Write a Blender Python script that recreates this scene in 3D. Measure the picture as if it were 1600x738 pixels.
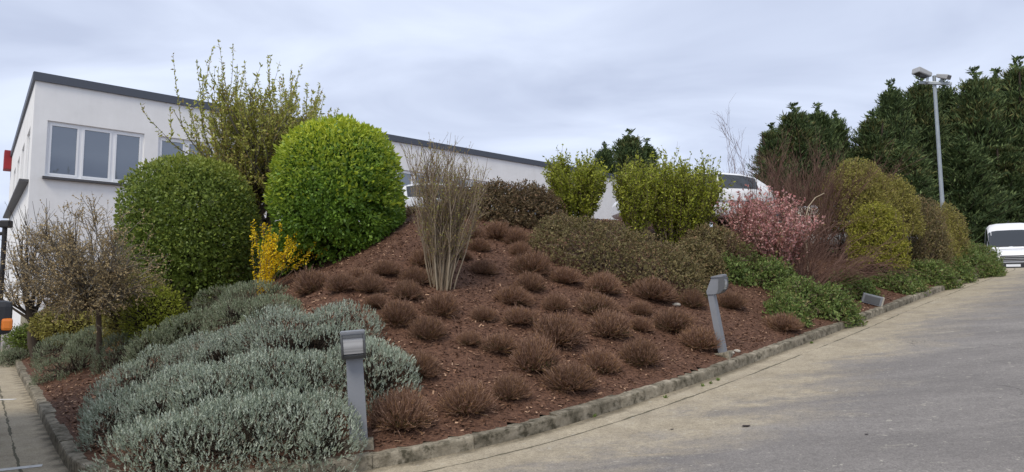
import bpy, math
import numpy as np
from mathutils import Vector

for o in list(bpy.data.objects):
    bpy.data.objects.remove(o)
S = bpy.context.scene
COL = S.collection
rng = np.random.default_rng(7)
R = math.radians

# ------------------------------------------------------------------ camera
EYE = np.array([0.0, 0.0, 1.6])
FPX = 1050.0                                  # focal length in photo pixels (1600 wide)
PITCH = math.atan(86 / FPX)
cam = bpy.data.cameras.new("camera")
cam.sensor_width = 36
cam.lens = 36 * FPX / 1600
cam.clip_end = 5000
camo = bpy.data.objects.new("camera", cam)
COL.objects.link(camo)
camo.location = EYE
camo.rotation_euler = (math.pi / 2 + PITCH, 0, 0)
S.camera = camo

# ------------------------------------------------------------------ sky, sun, exposure
SUN_EL, SUN_AZ = R(52), R(205)                # azimuth measured from +Y clockwise: behind the viewer, a little left
w = bpy.data.worlds.new("World")
S.world = w
w.use_nodes = True
nt = w.node_tree
nt.nodes.clear()
N = nt.nodes.new
L = nt.links.new
out = N("ShaderNodeOutputWorld")
bg = N("ShaderNodeBackground")
bg.inputs["Strength"].default_value = 0.1
L(bg.outputs[0], out.inputs[0])
sky = N("ShaderNodeTexSky")
sky.sky_type = 'NISHITA'
sky.sun_disc = False
sky.sun_elevation = SUN_EL
sky.sun_rotation = SUN_AZ
tc = N("ShaderNodeTexCoord")
sep = N("ShaderNodeSeparateXYZ")
L(tc.outputs["Generated"], sep.inputs[0])
mx = N("ShaderNodeMath"); mx.operation = 'MAXIMUM'; mx.inputs[1].default_value = 0.0
L(sep.outputs["Z"], mx.inputs[0])
ad = N("ShaderNodeMath"); ad.operation = 'ADD'; ad.inputs[1].default_value = 0.22
L(mx.outputs[0], ad.inputs[0])
dv = N("ShaderNodeVectorMath"); dv.operation = 'DIVIDE'
cmb = N("ShaderNodeCombineXYZ")
for i in range(3):
    L(ad.outputs[0], cmb.inputs[i])
L(tc.outputs["Generated"], dv.inputs[0]); L(cmb.outputs[0], dv.inputs[1])
mp = N("ShaderNodeMapping")
mp.inputs["Scale"].default_value = (0.8, 1.15, 1)
mp.inputs["Rotation"].default_value = (0, 0, R(14))
L(dv.outputs[0], mp.inputs[0])
n1 = N("ShaderNodeTexNoise"); n1.inputs["Scale"].default_value = 1.5; n1.inputs["Detail"].default_value = 5; n1.inputs["Roughness"].default_value = 0.48; n1.inputs["Distortion"].default_value = 0.5
L(mp.outputs[0], n1.inputs["Vector"])
rp = N("ShaderNodeValToRGB")
rp.color_ramp.elements[0].position = 0.36; rp.color_ramp.elements[0].color = (3.75, 4.2, 5.4, 1)
rp.color_ramp.elements[1].position = 0.63; rp.color_ramp.elements[1].color = (5.5, 6.05, 7.3, 1)
L(n1.outputs["Fac"], rp.inputs[0])
mixs = N("ShaderNodeMix"); mixs.data_type = 'RGBA'
mixs.inputs["Factor"].default_value = 0.94
L(sky.outputs[0], mixs.inputs[6]); L(rp.outputs[0], mixs.inputs[7])
L(mixs.outputs[2], bg.inputs["Color"])

sun = bpy.data.lights.new("sun", 'SUN')
sun.energy = 1.5
sun.angle = R(22)
sun.color = (1.0, 0.92, 0.79)
suno = bpy.data.objects.new("sun", sun)
COL.objects.link(suno)
sd = Vector((math.sin(SUN_AZ) * math.cos(SUN_EL), math.cos(SUN_AZ) * math.cos(SUN_EL), math.sin(SUN_EL)))
suno.rotation_euler = sd.to_track_quat('Z', 'Y').to_euler()
suno.location = (0, -10, 30)

S.view_settings.view_transform = 'Standard'
S.view_settings.look = 'None'
S.view_settings.exposure = 0.62
S.view_settings.gamma = 1.0
S.view_settings.use_curve_mapping = False

# ------------------------------------------------------------------ materials
def new_mat(name):
    m = bpy.data.materials.new(name)
    m.use_nodes = True
    t = m.node_tree
    b = t.nodes["Principled BSDF"]
    return m, t, b

def plain(name, col, rough=0.6, metal=0.0, spec=0.5, noise=0.0, scale=8.0, bump=0.0):
    m, t, b = new_mat(name)
    b.inputs["Base Color"].default_value = (*col, 1)
    b.inputs["Roughness"].default_value = rough
    b.inputs["Metallic"].default_value = metal
    b.inputs["Specular IOR Level"].default_value = spec
    if noise or bump:
        c = t.nodes.new("ShaderNodeTexCoord")
        n = t.nodes.new("ShaderNodeTexNoise")
        n.inputs["Scale"].default_value = scale; n.inputs["Detail"].default_value = 6; n.inputs["Roughness"].default_value = 0.65
        t.links.new(c.outputs["Object"], n.inputs["Vector"])
        if noise:
            r = t.nodes.new("ShaderNodeValToRGB")
            r.color_ramp.elements[0].position = 0.3; r.color_ramp.elements[1].position = 0.72
            r.color_ramp.elements[0].color = (*[x * (1 - noise) for x in col], 1)
            r.color_ramp.elements[1].color = (*[min(1, x * (1 + noise)) for x in col], 1)
            t.links.new(n.outputs["Fac"], r.inputs[0])
            t.links.new(r.outputs[0], b.inputs["Base Color"])
        if bump:
            bn = t.nodes.new("ShaderNodeBump"); bn.inputs["Strength"].default_value = bump; bn.inputs["Distance"].default_value = 0.02
            t.links.new(n.outputs["Fac"], bn.inputs["Height"])
            t.links.new(bn.outputs[0], b.inputs["Normal"])
    return m

def leafy(name, c0, c1, c2, tip=None, transl=0.25, rough=0.6, spec=0.3, objvar=0.0):
    """leaf colour varies leaf by leaf (attribute rnd); tip = young growth colour (attribute tip)"""
    m, t, b = new_mat(name)
    nd, lk = t.nodes.new, t.links.new
    a = nd("ShaderNodeAttribute"); a.attribute_name = "rnd"
    r = nd("ShaderNodeValToRGB")
    e = r.color_ramp.elements
    e[0].position = 0.0; e[0].color = (*c0, 1)
    e[1].position = 1.0; e[1].color = (*c2, 1)
    k = e.new(0.5); k.color = (*c1, 1)
    lk(a.outputs["Fac"], r.inputs[0])
    col = r.outputs[0]
    if tip:
        a2 = nd("ShaderNodeAttribute"); a2.attribute_name = "tip"
        mm = nd("ShaderNodeMix"); mm.data_type = 'RGBA'
        lk(a2.outputs["Fac"], mm.inputs["Factor"]); lk(col, mm.inputs[6]); mm.inputs[7].default_value = (*tip, 1)
        col = mm.outputs[2]
    if objvar:
        oi = nd("ShaderNodeObjectInfo")
        hs = nd("ShaderNodeHueSaturation")
        mr = nd("ShaderNodeMapRange"); mr.inputs[3].default_value = 1 - objvar; mr.inputs[4].default_value = 1 + objvar
        lk(oi.outputs["Random"], mr.inputs[0]); lk(mr.outputs[0], hs.inputs["Value"]); lk(col, hs.inputs["Color"])
        col = hs.outputs[0]
    lk(col, b.inputs["Base Color"])
    b.inputs["Roughness"].default_value = rough
    b.inputs["Specular IOR Level"].default_value = spec
    if transl:
        tr = nd("ShaderNodeBsdfTranslucent"); lk(col, tr.inputs[0])
        ms = nd("ShaderNodeMixShader"); ms.inputs[0].default_value = transl
        lk(b.outputs[0], ms.inputs[1]); lk(tr.outputs[0], ms.inputs[2])
        lk(ms.outputs[0], t.nodes["Material Output"].inputs[0])
    return m

# ------------------------------------------------------------------ object helpers
def link(o, parent=None):
    COL.objects.link(o)
    if parent is not None:
        o.parent = parent
    return o

def thing(name, label, cat, loc=(0, 0, 0), rotz=0.0, group=None):
    o = bpy.data.objects.new(name, None)
    o.empty_display_size = 0.2
    COL.objects.link(o)
    o.location = [float(v) for v in loc]
    o.rotation_euler = (0, 0, rotz)
    o["label"] = label; o["category"] = cat
    if group: o["group"] = group
    return o

def tag(o, label, cat, group=None):
    o["label"] = label; o["category"] = cat
    if group: o["group"] = group
    return o

def rawmesh(name, v, f, mat, attrs=None, smooth=False):
    """v (n,3); f (m,4) or (m,3) int array or list of tuples"""
    me = bpy.data.meshes.new(name)
    if isinstance(f, np.ndarray):
        n, k = f.shape
        me.vertices.add(len(v)); me.vertices.foreach_set("co", np.ascontiguousarray(v, dtype=np.float32).ravel())
        me.loops.add(n * k); me.loops.foreach_set("vertex_index", np.ascontiguousarray(f, dtype=np.int32).ravel())
        me.polygons.add(n); me.polygons.foreach_set("loop_start", np.arange(0, n * k, k, dtype=np.int32))
        me.update(calc_edges=True)
    else:
        me.from_pydata([tuple(map(float, p)) for p in v], [], f)
    if attrs:
        for an, av in attrs.items():
            at = me.attributes.new(an, 'FLOAT', 'POINT')
            at.data.foreach_set("value", np.ascontiguousarray(av, dtype=np.float32))
    if smooth:
        me.polygons.foreach_set("use_smooth", np.ones(len(me.polygons), dtype=bool))
    if mat is not None:
        me.materials.append(mat)
    return me

def mobj(name, me, parent=None):
    return link(bpy.data.objects.new(name, me), parent)

class Geo:
    """quads gathered from scattered templates and tubes"""
    def __init__(s): s.v = []; s.f = []; s.r = []; s.t = []; s.n = 0
    def add(s, v, f, rnd, tip):
        s.v.append(v); s.f.append(f + s.n); s.r.append(rnd); s.t.append(tip); s.n += len(v)
    def scatter(s, T, TF, pos, d, scale, tip=None, roll=None, rnd=None, wid=None):
        n = len(pos)
        if n == 0: return
        d = unit(d)
        ref = rng.normal(size=(n, 3))
        if roll is not None: ref = roll
        x = unit(np.cross(ref, d)); y = np.cross(d, x)
        sc = np.broadcast_to(np.asarray(scale, float), (n,))[:, None, None]
        ws = sc if wid is None else np.broadcast_to(np.asarray(wid, float), (n,))[:, None, None]
        v = pos[:, None, :] + (T[None, :, 0:1] * x[:, None, :] + T[None, :, 1:2] * y[:, None, :]) * ws + T[None, :, 2:3] * d[:, None, :] * sc
        k = len(T)
        f = (TF[None] + (np.arange(n) * k)[:, None, None]).reshape(-1, 4)
        if rnd is None: rnd = rng.random(n)
        if tip is None: tip = np.zeros(n)
        s.add(v.reshape(-1, 3), f, np.repeat(rnd, k), np.repeat(tip, k))
    def tubes(s, P, r0, r1, sides=3, tip=0.0):
        n, k, _ = P.shape
        if n == 0: return
        tan = np.gradient(P, axis=1); tan = unit(tan)
        ref = unit(rng.normal(size=(n, 1, 3)))
        x = unit(np.cross(np.broadcast_to(ref, tan.shape), tan)); y = np.cross(tan, x)
        a = np.arange(sides) * 2 * np.pi / sides
        r0 = np.broadcast_to(np.asarray(r0, float), (n,)); r1 = np.broadcast_to(np.asarray(r1, float), (n,))
        tt = np.linspace(0, 1, k)
        rad = r0[:, None] * (1 - tt) + r1[:, None] * tt
        v = P[:, :, None, :] + rad[:, :, None, None] * (np.cos(a)[None, None, :, None] * x[:, :, None, :] + np.sin(a)[None, None, :, None] * y[:, :, None, :])
        i = np.arange(k - 1)[:, None] * sides; j = np.arange(sides)[None, :]
        q = np.stack([i + j, i + (j + 1) % sides, i + sides + (j + 1) % sides, i + sides + j], -1).reshape(-1, 4)
        f = (q[None] + (np.arange(n) * k * sides)[:, None, None]).reshape(-1, 4)
        s.add(v.reshape(-1, 3), f, np.repeat(rng.random(n), k * sides), np.full(n * k * sides, tip))
    def mesh(s, name, mat, origin=(0, 0, 0), smooth=False):
        v = np.concatenate(s.v) - np.asarray(origin)
        return rawmesh(name, v, np.concatenate(s.f), mat, {"rnd": np.concatenate(s.r), "tip": np.clip(np.concatenate(s.t), 0, 1)}, smooth)
    def obj(s, name, mat, parent, smooth=False):
        o = mobj(name, s.mesh(name, mat, parent.location, smooth), parent)
        return o

def unit(a):
    return a / np.maximum(np.linalg.norm(a, axis=-1, keepdims=True), 1e-9)

def q4(*rows): return np.array(rows, dtype=np.int64)

LEAF = np.array([(0, 0, 0), (.5, .06, .45), (0, -.05, 1), (-.5, .06, .45)], float)   # width in x scaled separately
LEAF_F = q4((0, 1, 2, 3))
def tuft(nl, spread, seed, wid=0.10, levels=(0.0, 0.3, 0.55), ln=0.5):
    g = np.random.default_rng(seed); V = []; Fq = []
    for i in range(nl):
        z0 = levels[i % len(levels)]
        a = g.random() * 6.283; el = spread * (0.6 + 0.8 * g.random()) * (1.1 - z0)
        dx, dy, dz = math.cos(a) * math.sin(el), math.sin(a) * math.sin(el), math.cos(el)
        tx, ty = -math.sin(a), math.cos(a)
        l = ln * (0.7 + 0.6 * g.random()); b = len(V)
        V += [(0.02 * dx, 0.02 * dy, z0), (dx * l * .5 + tx * wid / 2, dy * l * .5 + ty * wid / 2, z0 + dz * l * .5), (dx * l, dy * l, z0 + dz * l), (dx * l * .5 - tx * wid / 2, dy * l * .5 - ty * wid / 2, z0 + dz * l * .5)]
        Fq.append((b, b + 1, b + 2, b + 3))
    return np.array(V, float), np.array(Fq, dtype=np.int64)

def grow(start, d, length, k, wander, up=0.0, droop=None):
    n = len(start); P = [start]; d = unit(d); p = start
    length = np.broadcast_to(np.asarray(length, float), (n,))
    for j in range(k):
        g = up if droop is None else up - droop * (j + 1) / k
        d = unit(d + wander * rng.normal(size=(n, 3)) + np.array([0, 0, g]))
        p = p + d * (length / k)[:, None]
        P.append(p)
    return np.stack(P, 1)

def spawn(P, n, t0, t1, ang, jitter=0.25):
    i = rng.integers(0, len(P), n); k = P.shape[1] - 1
    t = (t0 + (t1 - t0) * rng.random(n)) * k
    a = np.minimum(t.astype(int), k - 1); fr = (t - a)[:, None]
    p = P[i, a] * (1 - fr) + P[i, a + 1] * fr
    tan = unit(P[i, a + 1] - P[i, a])
    perp = unit(np.cross(tan, rng.normal(size=(n, 3))))
    an = (ang * (1 + jitter * rng.normal(size=n)))[:, None]
    return p, tan * np.cos(an) + perp * np.sin(an)

def along(P, n, t0=0.1, t1=1.0):
    i = rng.integers(0, len(P), n); k = P.shape[1] - 1
    t = (t0 + (t1 - t0) * rng.random(n)) * k
    a = np.minimum(t.astype(int), k - 1); fr = (t - a)[:, None]
    return P[i, a] * (1 - fr) + P[i, a + 1] * fr, unit(P[i, a + 1] - P[i, a]), t / k

def lump(p, freq, seed, octs=6):
    g = np.random.default_rng(seed); o = 0
    for i in range(octs):
        kv = g.normal(size=3) * freq * (0.6 + 0.25 * i)
        o = o + np.sin(p @ kv + g.random() * 6.283)
    return o / octs

def ball(n, zmin=-1.0):
    z = zmin + (1 - zmin) * rng.random(n); a = rng.random(n) * 2 * np.pi; r = np.sqrt(1 - z * z)
    return np.stack([r * np.cos(a), r * np.sin(a), z], 1)

def shell(ells, n, depth=0.2, zmin=-0.3, power=2.0, bumps=0.05, freq=3.0, seed=1, inside=0.8, ground=True, clear=0.0):
    """points in the outer layer of a union of (super)ellipsoids, with outward normals"""
    ar = np.array([(r[0] * r[1]) ** .8 + (r[0] * r[2]) ** .8 + (r[1] * r[2]) ** .8 for c, r in ells]); ar /= ar.sum()
    PP, NN, DD = [], [], []
    for (c, r), a in zip(ells, ar):
        m = int(n * a) + 1
        c = np.array(c, float); r = np.array(r, float)
        u = ball(m, zmin)
        if power != 2.0:
            u = u / (np.abs(u) ** power).sum(1, keepdims=True) ** (1 / power)
        dep = depth * rng.random(m) ** 1.6
        bm = 1 + bumps * lump(u * r + c, freq, seed)
        p = c + u * r * (bm * (1 - dep))[:, None]
        nn = unit(np.sign(u) * np.abs(u) ** (power - 1) / r)
        ok = np.ones(m, bool)
        for (c2, r2) in ells:
            if c2 is c or (np.allclose(c2, c) and np.allclose(r2, r)): continue
            q = (p - np.array(c2)) / np.array(r2)
            ok &= (q * q).sum(1) > inside
        if ground:
            ok &= p[:, 2] > H(p[:, 0], p[:, 1]) + clear
        PP.append(p[ok]); NN.append(nn[ok]); DD.append(dep[ok] / max(depth, 1e-6))
    return np.concatenate(PP), np.concatenate(NN), np.concatenate(DD)

# ------------------------------------------------------------------ the lie of the land
_s = np.linspace(-60, 140, 4001)
_z = np.interp(_s, [-60, 1.0, 2.6, 5, 7.8, 13.1, 20, 27, 31, 36, 45, 400], [0, 0, .04, .26, .55, 1.08, 1.75, 2.38, 2.46, 2.3, 2.1, 2.1])
_k = np.hanning(41); _k /= _k.sum()
_z = np.convolve(np.pad(_z, 20, 'edge'), _k, 'valid')
def zr(x, y):                                  # driveway: level at the left, climbing to a crest at the right
    return np.interp(.8 * np.asarray(x) + .6 * np.asarray(y), _s, _z)

KERB = np.array([(-13.4, 18.1), (-9.89, 13.6), (-6.09, 8.81), (-4.25, 6.5), (-3.85, 6.05), (-3.45, 5.72), (-2.95, 5.53), (-2.4, 5.53), (-1.9, 5.68), (-1.33, 5.95), (-.48, 6.35), (.27, 6.8), (1.43, 7.72), (2.42, 8.58), (3.4, 9.5), (5.5, 11.52), (8.1, 14.15), (11.0, 17.0), (14.76, 20.69), (16.2, 22.2), (16.6, 23.1), (16.2, 23.9), (15.2, 24.3), (13.4, 24.3)])
def resample(pl, step):
    # Catmull-Rom through the points
    P = np.vstack([2 * pl[0] - pl[1], pl, 2 * pl[-1] - pl[-2]]); o = []
    for i in range(1, len(P) - 2):
        t = np.linspace(0, 1, 24, endpoint=False)[:, None]
        a, b, c, d = P[i - 1], P[i], P[i + 1], P[i + 2]
        # centripetal-ish damping keeps short and long spans from overshooting
        L1 = np.linalg.norm(c - b); m1 = (c - a) / max(np.linalg.norm(c - a), 1e-6) * L1; m2 = (d - b) / max(np.linalg.norm(d - b), 1e-6) * L1
        h = t * t * t; s2 = t * t
        o.append((2 * h - 3 * s2 + 1) * b + (h - 2 * s2 + t) * m1 + (-2 * h + 3 * s2) * c + (h - s2) * m2)
    o.append(pl[-1:]); o = np.vstack(o)
    l = np.r_[0, np.cumsum(np.linalg.norm(np.diff(o, axis=0), axis=1))]
    n = int(l[-1] / step) + 1
    q = np.linspace(0, l[-1], n)
    return np.stack([np.interp(q, l, o[:, 0]), np.interp(q, l, o[:, 1])], 1)
KP = resample(KERB, 0.08)                       # fine kerb line (road-side foot)
FA = np.array([-14.5, 20.0]); FD = np.array([.749, .664]); FS = np.array([-.626, .78])
BEDPOLY = np.vstack([KP[::4], [(14.5, 34), (9.5, 41.5), (-14.2, 20.4)]])

def inpoly(x, y, P):
    c = np.zeros(x.shape, bool); n = len(P)
    for i in range(n):
        x0, y0 = P[i]; x1, y1 = P[(i + 1) % n]
        if y0 == y1: continue
        k = ((y0 > y) != (y1 > y)) & (x < (x1 - x0) * (y - y0) / (y1 - y0) + x0)
        c ^= k
    return c

def kerbdist(x, y):
    sh = x.shape; q = np.stack([x.ravel(), y.ravel()], 1); d = np.empty(len(q)); zi = np.empty(len(q))
    KZ = zr(KP[:, 0], KP[:, 1])
    for i in range(0, len(q), 4000):
        dd = ((q[i:i + 4000, None] - KP[None]) ** 2).sum(-1)
        d[i:i + 4000] = np.sqrt(dd.min(1))
        wt = 1.0 / (dd + 0.05) ** 1.5
        zi[i:i + 4000] = (wt * KZ).sum(1) / wt.sum(1)
    return d.reshape(sh), zi.reshape(sh)

GX = np.arange(-16, 18.01, 0.11); GY = np.arange(4.8, 42.5, 0.11)
gx, gy = np.meshgrid(GX, GY, indexing='ij')
gd, gz = kerbdist(gx, gy)
gin = inpoly(gx, gy, BEDPOLY)
def sstep(a, b, x):
    t = np.clip((x - a) / (b - a), 0, 1); return t * t * (3 - 2 * t)
lotz = 3.36 - 0.72 * sstep(6.8, 9.4, gx - 0.25 * (gy - 18)) - 0.25 * sstep(9.5, 15, gx)
rise = 0.485 * gd - 0.12 * (1 - np.exp(-gd / .6))
bank = gz + .09 + rise
_d = bank - lotz
GH = np.where(gin, 0.5 * (bank + lotz - np.sqrt(_d * _d + 0.05)), zr(gx, gy))
GH = np.where(gin, np.maximum(GH, zr(gx, gy) + 0.07), GH)
_und = 0.025 * lump(np.stack([gx.ravel(), gy.ravel(), 0 * gx.ravel()], 1), 2.2, 5).reshape(gx.shape) + .012 * lump(np.stack([gx.ravel(), gy.ravel(), 0 * gx.ravel()], 1), 7.0, 6).reshape(gx.shape)
GH = GH + np.where(gin, _und * np.clip(gd / .5, 0, 1), 0)
def H(x, y):
    x = np.asarray(x, float); y = np.asarray(y, float)
    fx = np.clip((x - GX[0]) / .11, 0, len(GX) - 1.001); fy = np.clip((y - GY[0]) / .11, 0, len(GY) - 1.001)
    i = fx.astype(int); j = fy.astype(int); a = fx - i; b = fy - j
    return GH[i, j] * (1 - a) * (1 - b) + GH[i + 1, j] * a * (1 - b) + GH[i, j + 1] * (1 - a) * b + GH[i + 1, j + 1] * a * b

def ray(px, py):
    d = np.array([(px - 800) / FPX, math.cos(PITCH), math.sin(PITCH)]) + (369 - py) / FPX * np.array([0, -math.sin(PITCH), math.cos(PITCH)])
    return d / d[1]
def spot(px, py, lift=0.0, ground=None):
    """where the line of sight through a photo pixel meets the ground (or a height above it)"""
    d = ray(px, py); Y = np.arange(4.9, 60, 0.01)
    p = EYE[:, None] + d[:, None] * Y
    hh = (ground or H)(p[0], p[1]) + lift
    i = int(np.argmax(p[2] < hh)) if (p[2] < hh).any() else len(Y) - 1
    return p[:, i]
def atY(px, py, Y):
    return EYE + ray(px, py) * Y
def base(px, Y):
    x = (px - 800) / FPX * Y
    return np.array([x, Y, float(H(x, Y))])

# ================================================================== THE SETTING
# ---- ground: driveway and car park, one sheet to the horizon
def nodes_road():
    m, t, b = new_mat("driveway_concrete")
    nd, lk = t.nodes.new, t.links.new
    co = nd("ShaderNodeTexCoord")
    def noise(scale, det=6, ro=.6, vec=None, dist=0):
        n = nd("ShaderNodeTexNoise"); n.inputs["Scale"].default_value = scale; n.inputs["Detail"].default_value = det; n.inputs["Roughness"].default_value = ro; n.inputs["Distortion"].default_value = dist
        lk(vec or co.outputs["Object"], n.inputs["Vector"]); return n.outputs["Fac"]
    def ramp(x, *st):
        r = nd("ShaderNodeValToRGB"); e = r.color_ramp.elements
        e[0].position, e[0].color = st[0][0], (*st[0][1], 1); e[1].position, e[1].color = st[-1][0], (*st[-1][1], 1)
        for p, c in st[1:-1]:
            k = e.new(p); k.color = (*c, 1)
        lk(x, r.inputs[0]); return r.outputs[0]
    def mix(f, a, c, mode='MIX'):
        k = nd("ShaderNodeMix"); k.data_type = 'RGBA'; k.blend_type = mode
        if isinstance(f, float): k.inputs["Factor"].default_value = f
        else: lk(f, k.inputs["Factor"])
        for s, i in ((a, 6), (c, 7)):
            if isinstance(s, tuple): k.inputs[i].default_value = (*s, 1)
            else: lk(s, k.inputs[i])
        return k.outputs[2]
    def mth(op, a, c=0.0):
        k = nd("ShaderNodeMath"); k.operation = op
        for s, i in ((a, 0), (c, 1)):
            if isinstance(s, (int, float)): k.inputs[i].default_value = s
            else: lk(s, k.inputs[i])
        return k.outputs[0]
    # streaks follow the driveway
    mp = nd("ShaderNodeMapping"); mp.inputs["Rotation"].default_value = (0, 0, R(-43)); mp.inputs["Scale"].default_value = (.45, 1.5, 1)
    lk(co.outputs["Object"], mp.inputs[0])
    grey = ramp(noise(.8, 10, .72, mp.outputs[0], .8), (.3, (.168, .155, .144)), (.5, (.218, .201, .185)), (.72, (.275, .255, .233)))
    fine = ramp(noise(70, 4, .7), (.3, (.66, .66, .66)), (.7, (1.26, 1.26, 1.26)))
    at = nd("ShaderNodeAttribute"); at.attribute_name = "kd"
    kd = at.outputs["Fac"]
    kdw = mth('ADD', mth('ADD', kd, mth('MULTIPLY', mth('SUBTRACT', noise(.9, 8, .68, mp.outputs[0], .6), .5), 3.2)), mth('MULTIPLY', mth('SUBTRACT', noise(5.5, 8, .7), .5), 1.5))
    dust = ramp(mth('MULTIPLY', kdw, .3), (.0, (1, 1, 1)), (.24, (.85, .85, .85)), (.36, (.35, .35, .35)), (.56, (0, 0, 0)))
    sand = ramp(noise(3.2, 8, .65), (.3, (.31, .262, .184)), (.55, (.405, .346, .248)), (.75, (.45, .39, .285)))
    dk = ramp(noise(.55, 6, .6, mp.outputs[0], .8), (.54, (0, 0, 0)), (.74, (.35, .35, .35)))
    grey = mix(dk, grey, (.118, .106, .102))
    c = mix(dust, grey, sand)
    # pale worn spots and scuffs
    sp = ramp(noise(3.4, 6, .6, mp.outputs[0], .3), (.64, (0, 0, 0)), (.76, (.5, .5, .5)))
    c = mix(sp, c, (.42, .385, .315))
    sp2 = ramp(noise(13, 4, .55), (.655, (0, 0, 0)), (.70, (.62, .62, .62)))
    c = mix(sp2, c, (.46, .43, .36))
    # gutter joint with dirt, about 0.3 m off the kerb
    jn = mth('ADD', kd, mth('MULTIPLY', mth('SUBTRACT', noise(5, 4), .5), .05))
    ln = mth('LESS_THAN', mth('ABSOLUTE', mth('SUBTRACT', jn, .33)), mth('MULTIPLY', mth('SUBTRACT', noise(1.7, 6, .7), .36), .075))
    c = mix(mth('MULTIPLY', ln, .8), c, (.055, .052, .03))
    # silt against the kerb foot
    ft = ramp(mth('ADD', kd, mth('MULTIPLY', mth('SUBTRACT', noise(9, 5), .5), .16)), (.05, (.8, .8, .8)), (.13, (0, 0, 0)))
    c = mix(ft, c, (.13, .11, .075))
    c = mix(1.0, c, fine, 'MULTIPLY')
    grit = ramp(noise(24, 8, .8), (.32, (.74, .74, .74)), (.5, (1, 1, 1)), (.7, (1.2, 1.2, 1.2)))
    c = mix(1.0, c, grit, 'MULTIPLY')
    dots = ramp(noise(38, 2, .5), (.70, (0, 0, 0)), (.74, (.7, .7, .7)))
    c = mix(dots, c, (.42, .39, .33))
    vo = nd("ShaderNodeTexVoronoi"); vo.feature = 'DISTANCE_TO_EDGE'; vo.inputs["Scale"].default_value = .33
    wv = nd("ShaderNodeVectorMath"); wv.operation = 'ADD'
    nz = nd("ShaderNodeTexNoise"); nz.inputs["Scale"].default_value = 2.0; nz.inputs["Detail"].default_value = 6
    lk(co.outputs["Object"], nz.inputs["Vector"]); lk(co.outputs["Object"], wv.inputs[0]); lk(nz.outputs["Color"], wv.inputs[1]); lk(wv.outputs[0], vo.inputs["Vector"])
    crk = mth('LESS_THAN', vo.outputs["Distance"], mth('MULTIPLY', mth('SUBTRACT', noise(.8, 4), .5), .016))
    c = mix(mth('MULTIPLY', crk, .55), c, (.07, .063, .055))
    lk(c, b.inputs["Base Color"])
    b.inputs["Roughness"].default_value = .85; b.inputs["Specular IOR Level"].default_value = .25
    bp = nd("ShaderNodeBump"); bp.inputs["Strength"].default_value = .35; bp.inputs["Distance"].default_value = .01
    lk(noise(90, 5, .7), bp.inputs["Height"]); lk(bp.outputs[0], b.inputs["Normal"])
    return m
M_ROAD = nodes_road()
xs = np.r_[-1500, -700, -300, -150, -80, -50, -35, -25, np.arange(-18, 22, .22), 22, 25, 28, 32, 38, 46, 60, 90, 150, 300, 700, 1500]
ys = np.r_[-400, -100, -40, -20, -10, -5, np.arange(-2, 27, .22), 28, 30, 33, 37, 42, 50, 60, 75, 100, 150, 300, 700, 1500, 2500]
X, Y = np.meshgrid(xs, ys, indexing='ij')
kdv, _ = kerbdist(X, Y)
nx, ny = X.shape
idx = np.arange(nx * ny).reshape(nx, ny)
f = np.stack([idx[:-1, :-1], idx[1:, :-1], idx[1:, 1:], idx[:-1, 1:]], -1).reshape(-1, 4)
ro = mobj("driveway", rawmesh("driveway", np.stack([X, Y, zr(X, Y)], -1).reshape(-1, 3), f, M_ROAD, {"kd": np.minimum(kdv.ravel(), 50)}, True))
ro["kind"] = "structure"

# ---- planting bed
def nodes_mulch():
    m, t, b = new_mat("bark_mulch")
    nd, lk = t.nodes.new, t.links.new
    co = nd("ShaderNodeTexCoord")
    v = nd("ShaderNodeTexVoronoi"); v.inputs["Scale"].default_value = 42; v.inputs["Randomness"].default_value = 1
    n = nd("ShaderNodeTexNoise"); n.inputs["Scale"].default_value = 6; n.inputs["Detail"].default_value = 7
    lk(co.outputs["Object"], n.inputs["Vector"]); lk(co.outputs["Object"], v.inputs["Vector"])
    r = nd("ShaderNodeValToRGB"); e = r.color_ramp.elements
    e[0].position = .15; e[0].color = (.066, .033, .021, 1); e[1].position = .95; e[1].color = (.22, .118, .073, 1)
    sx = nd("ShaderNodeSeparateColor"); lk(v.outputs["Color"], sx.inputs[0]); lk(sx.outputs[0], r.inputs[0])
    k = nd("ShaderNodeMix"); k.data_type = 'RGBA'; k.inputs[7].default_value = (.092, .048, .031, 1)
    lk(n.outputs["Fac"], k.inputs["Factor"]); lk(r.outputs[0], k.inputs[6]); lk(k.outputs[2], b.inputs["Base Color"])
    b.inputs["Roughness"].default_value = .9; b.inputs["Specular IOR Level"].default_value = .2
    bp = nd("ShaderNodeBump"); bp.inputs["Strength"].default_value = .8; bp.inputs["Distance"].default_value = .02
    lk(v.outputs["Distance"], bp.inputs["Height"]); lk(bp.outputs[0], b.inputs["Normal"])
    return m
M_MULCH = nodes_mulch()
nx, ny = gx.shape
idx = np.arange(nx * ny).reshape(nx, ny)
good = gin & (gd > .015)
cell = good[:-1, :-1] & good[1:, :-1] & good[1:, 1:] & good[:-1, 1:]
cell[:, 140:] = False                                   # fine cells where the bed is seen, coarse ones behind it
f = np.stack([idx[:-1, :-1], idx[1:, :-1], idx[1:, 1:], idx[:-1, 1:]], -1)[cell]
ci = idx[::3, 140::3]; cg = good[::3, 140::3]
cc = cg[:-1, :-1] & cg[1:, :-1] & cg[1:, 1:] & cg[:-1, 1:]
f = np.concatenate([f, np.stack([ci[:-1, :-1], ci[1:, :-1], ci[1:, 1:], ci[:-1, 1:]], -1)[cc]])
used = np.unique(f); remap = -np.ones(nx * ny, int); remap[used] = np.arange(len(used))
bed = mobj("planting_bed", rawmesh("planting_bed", np.stack([gx, gy, GH], -1).reshape(-1, 3)[used], remap[f], M_MULCH, None, True))
bed["kind"] = "structure"

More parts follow.
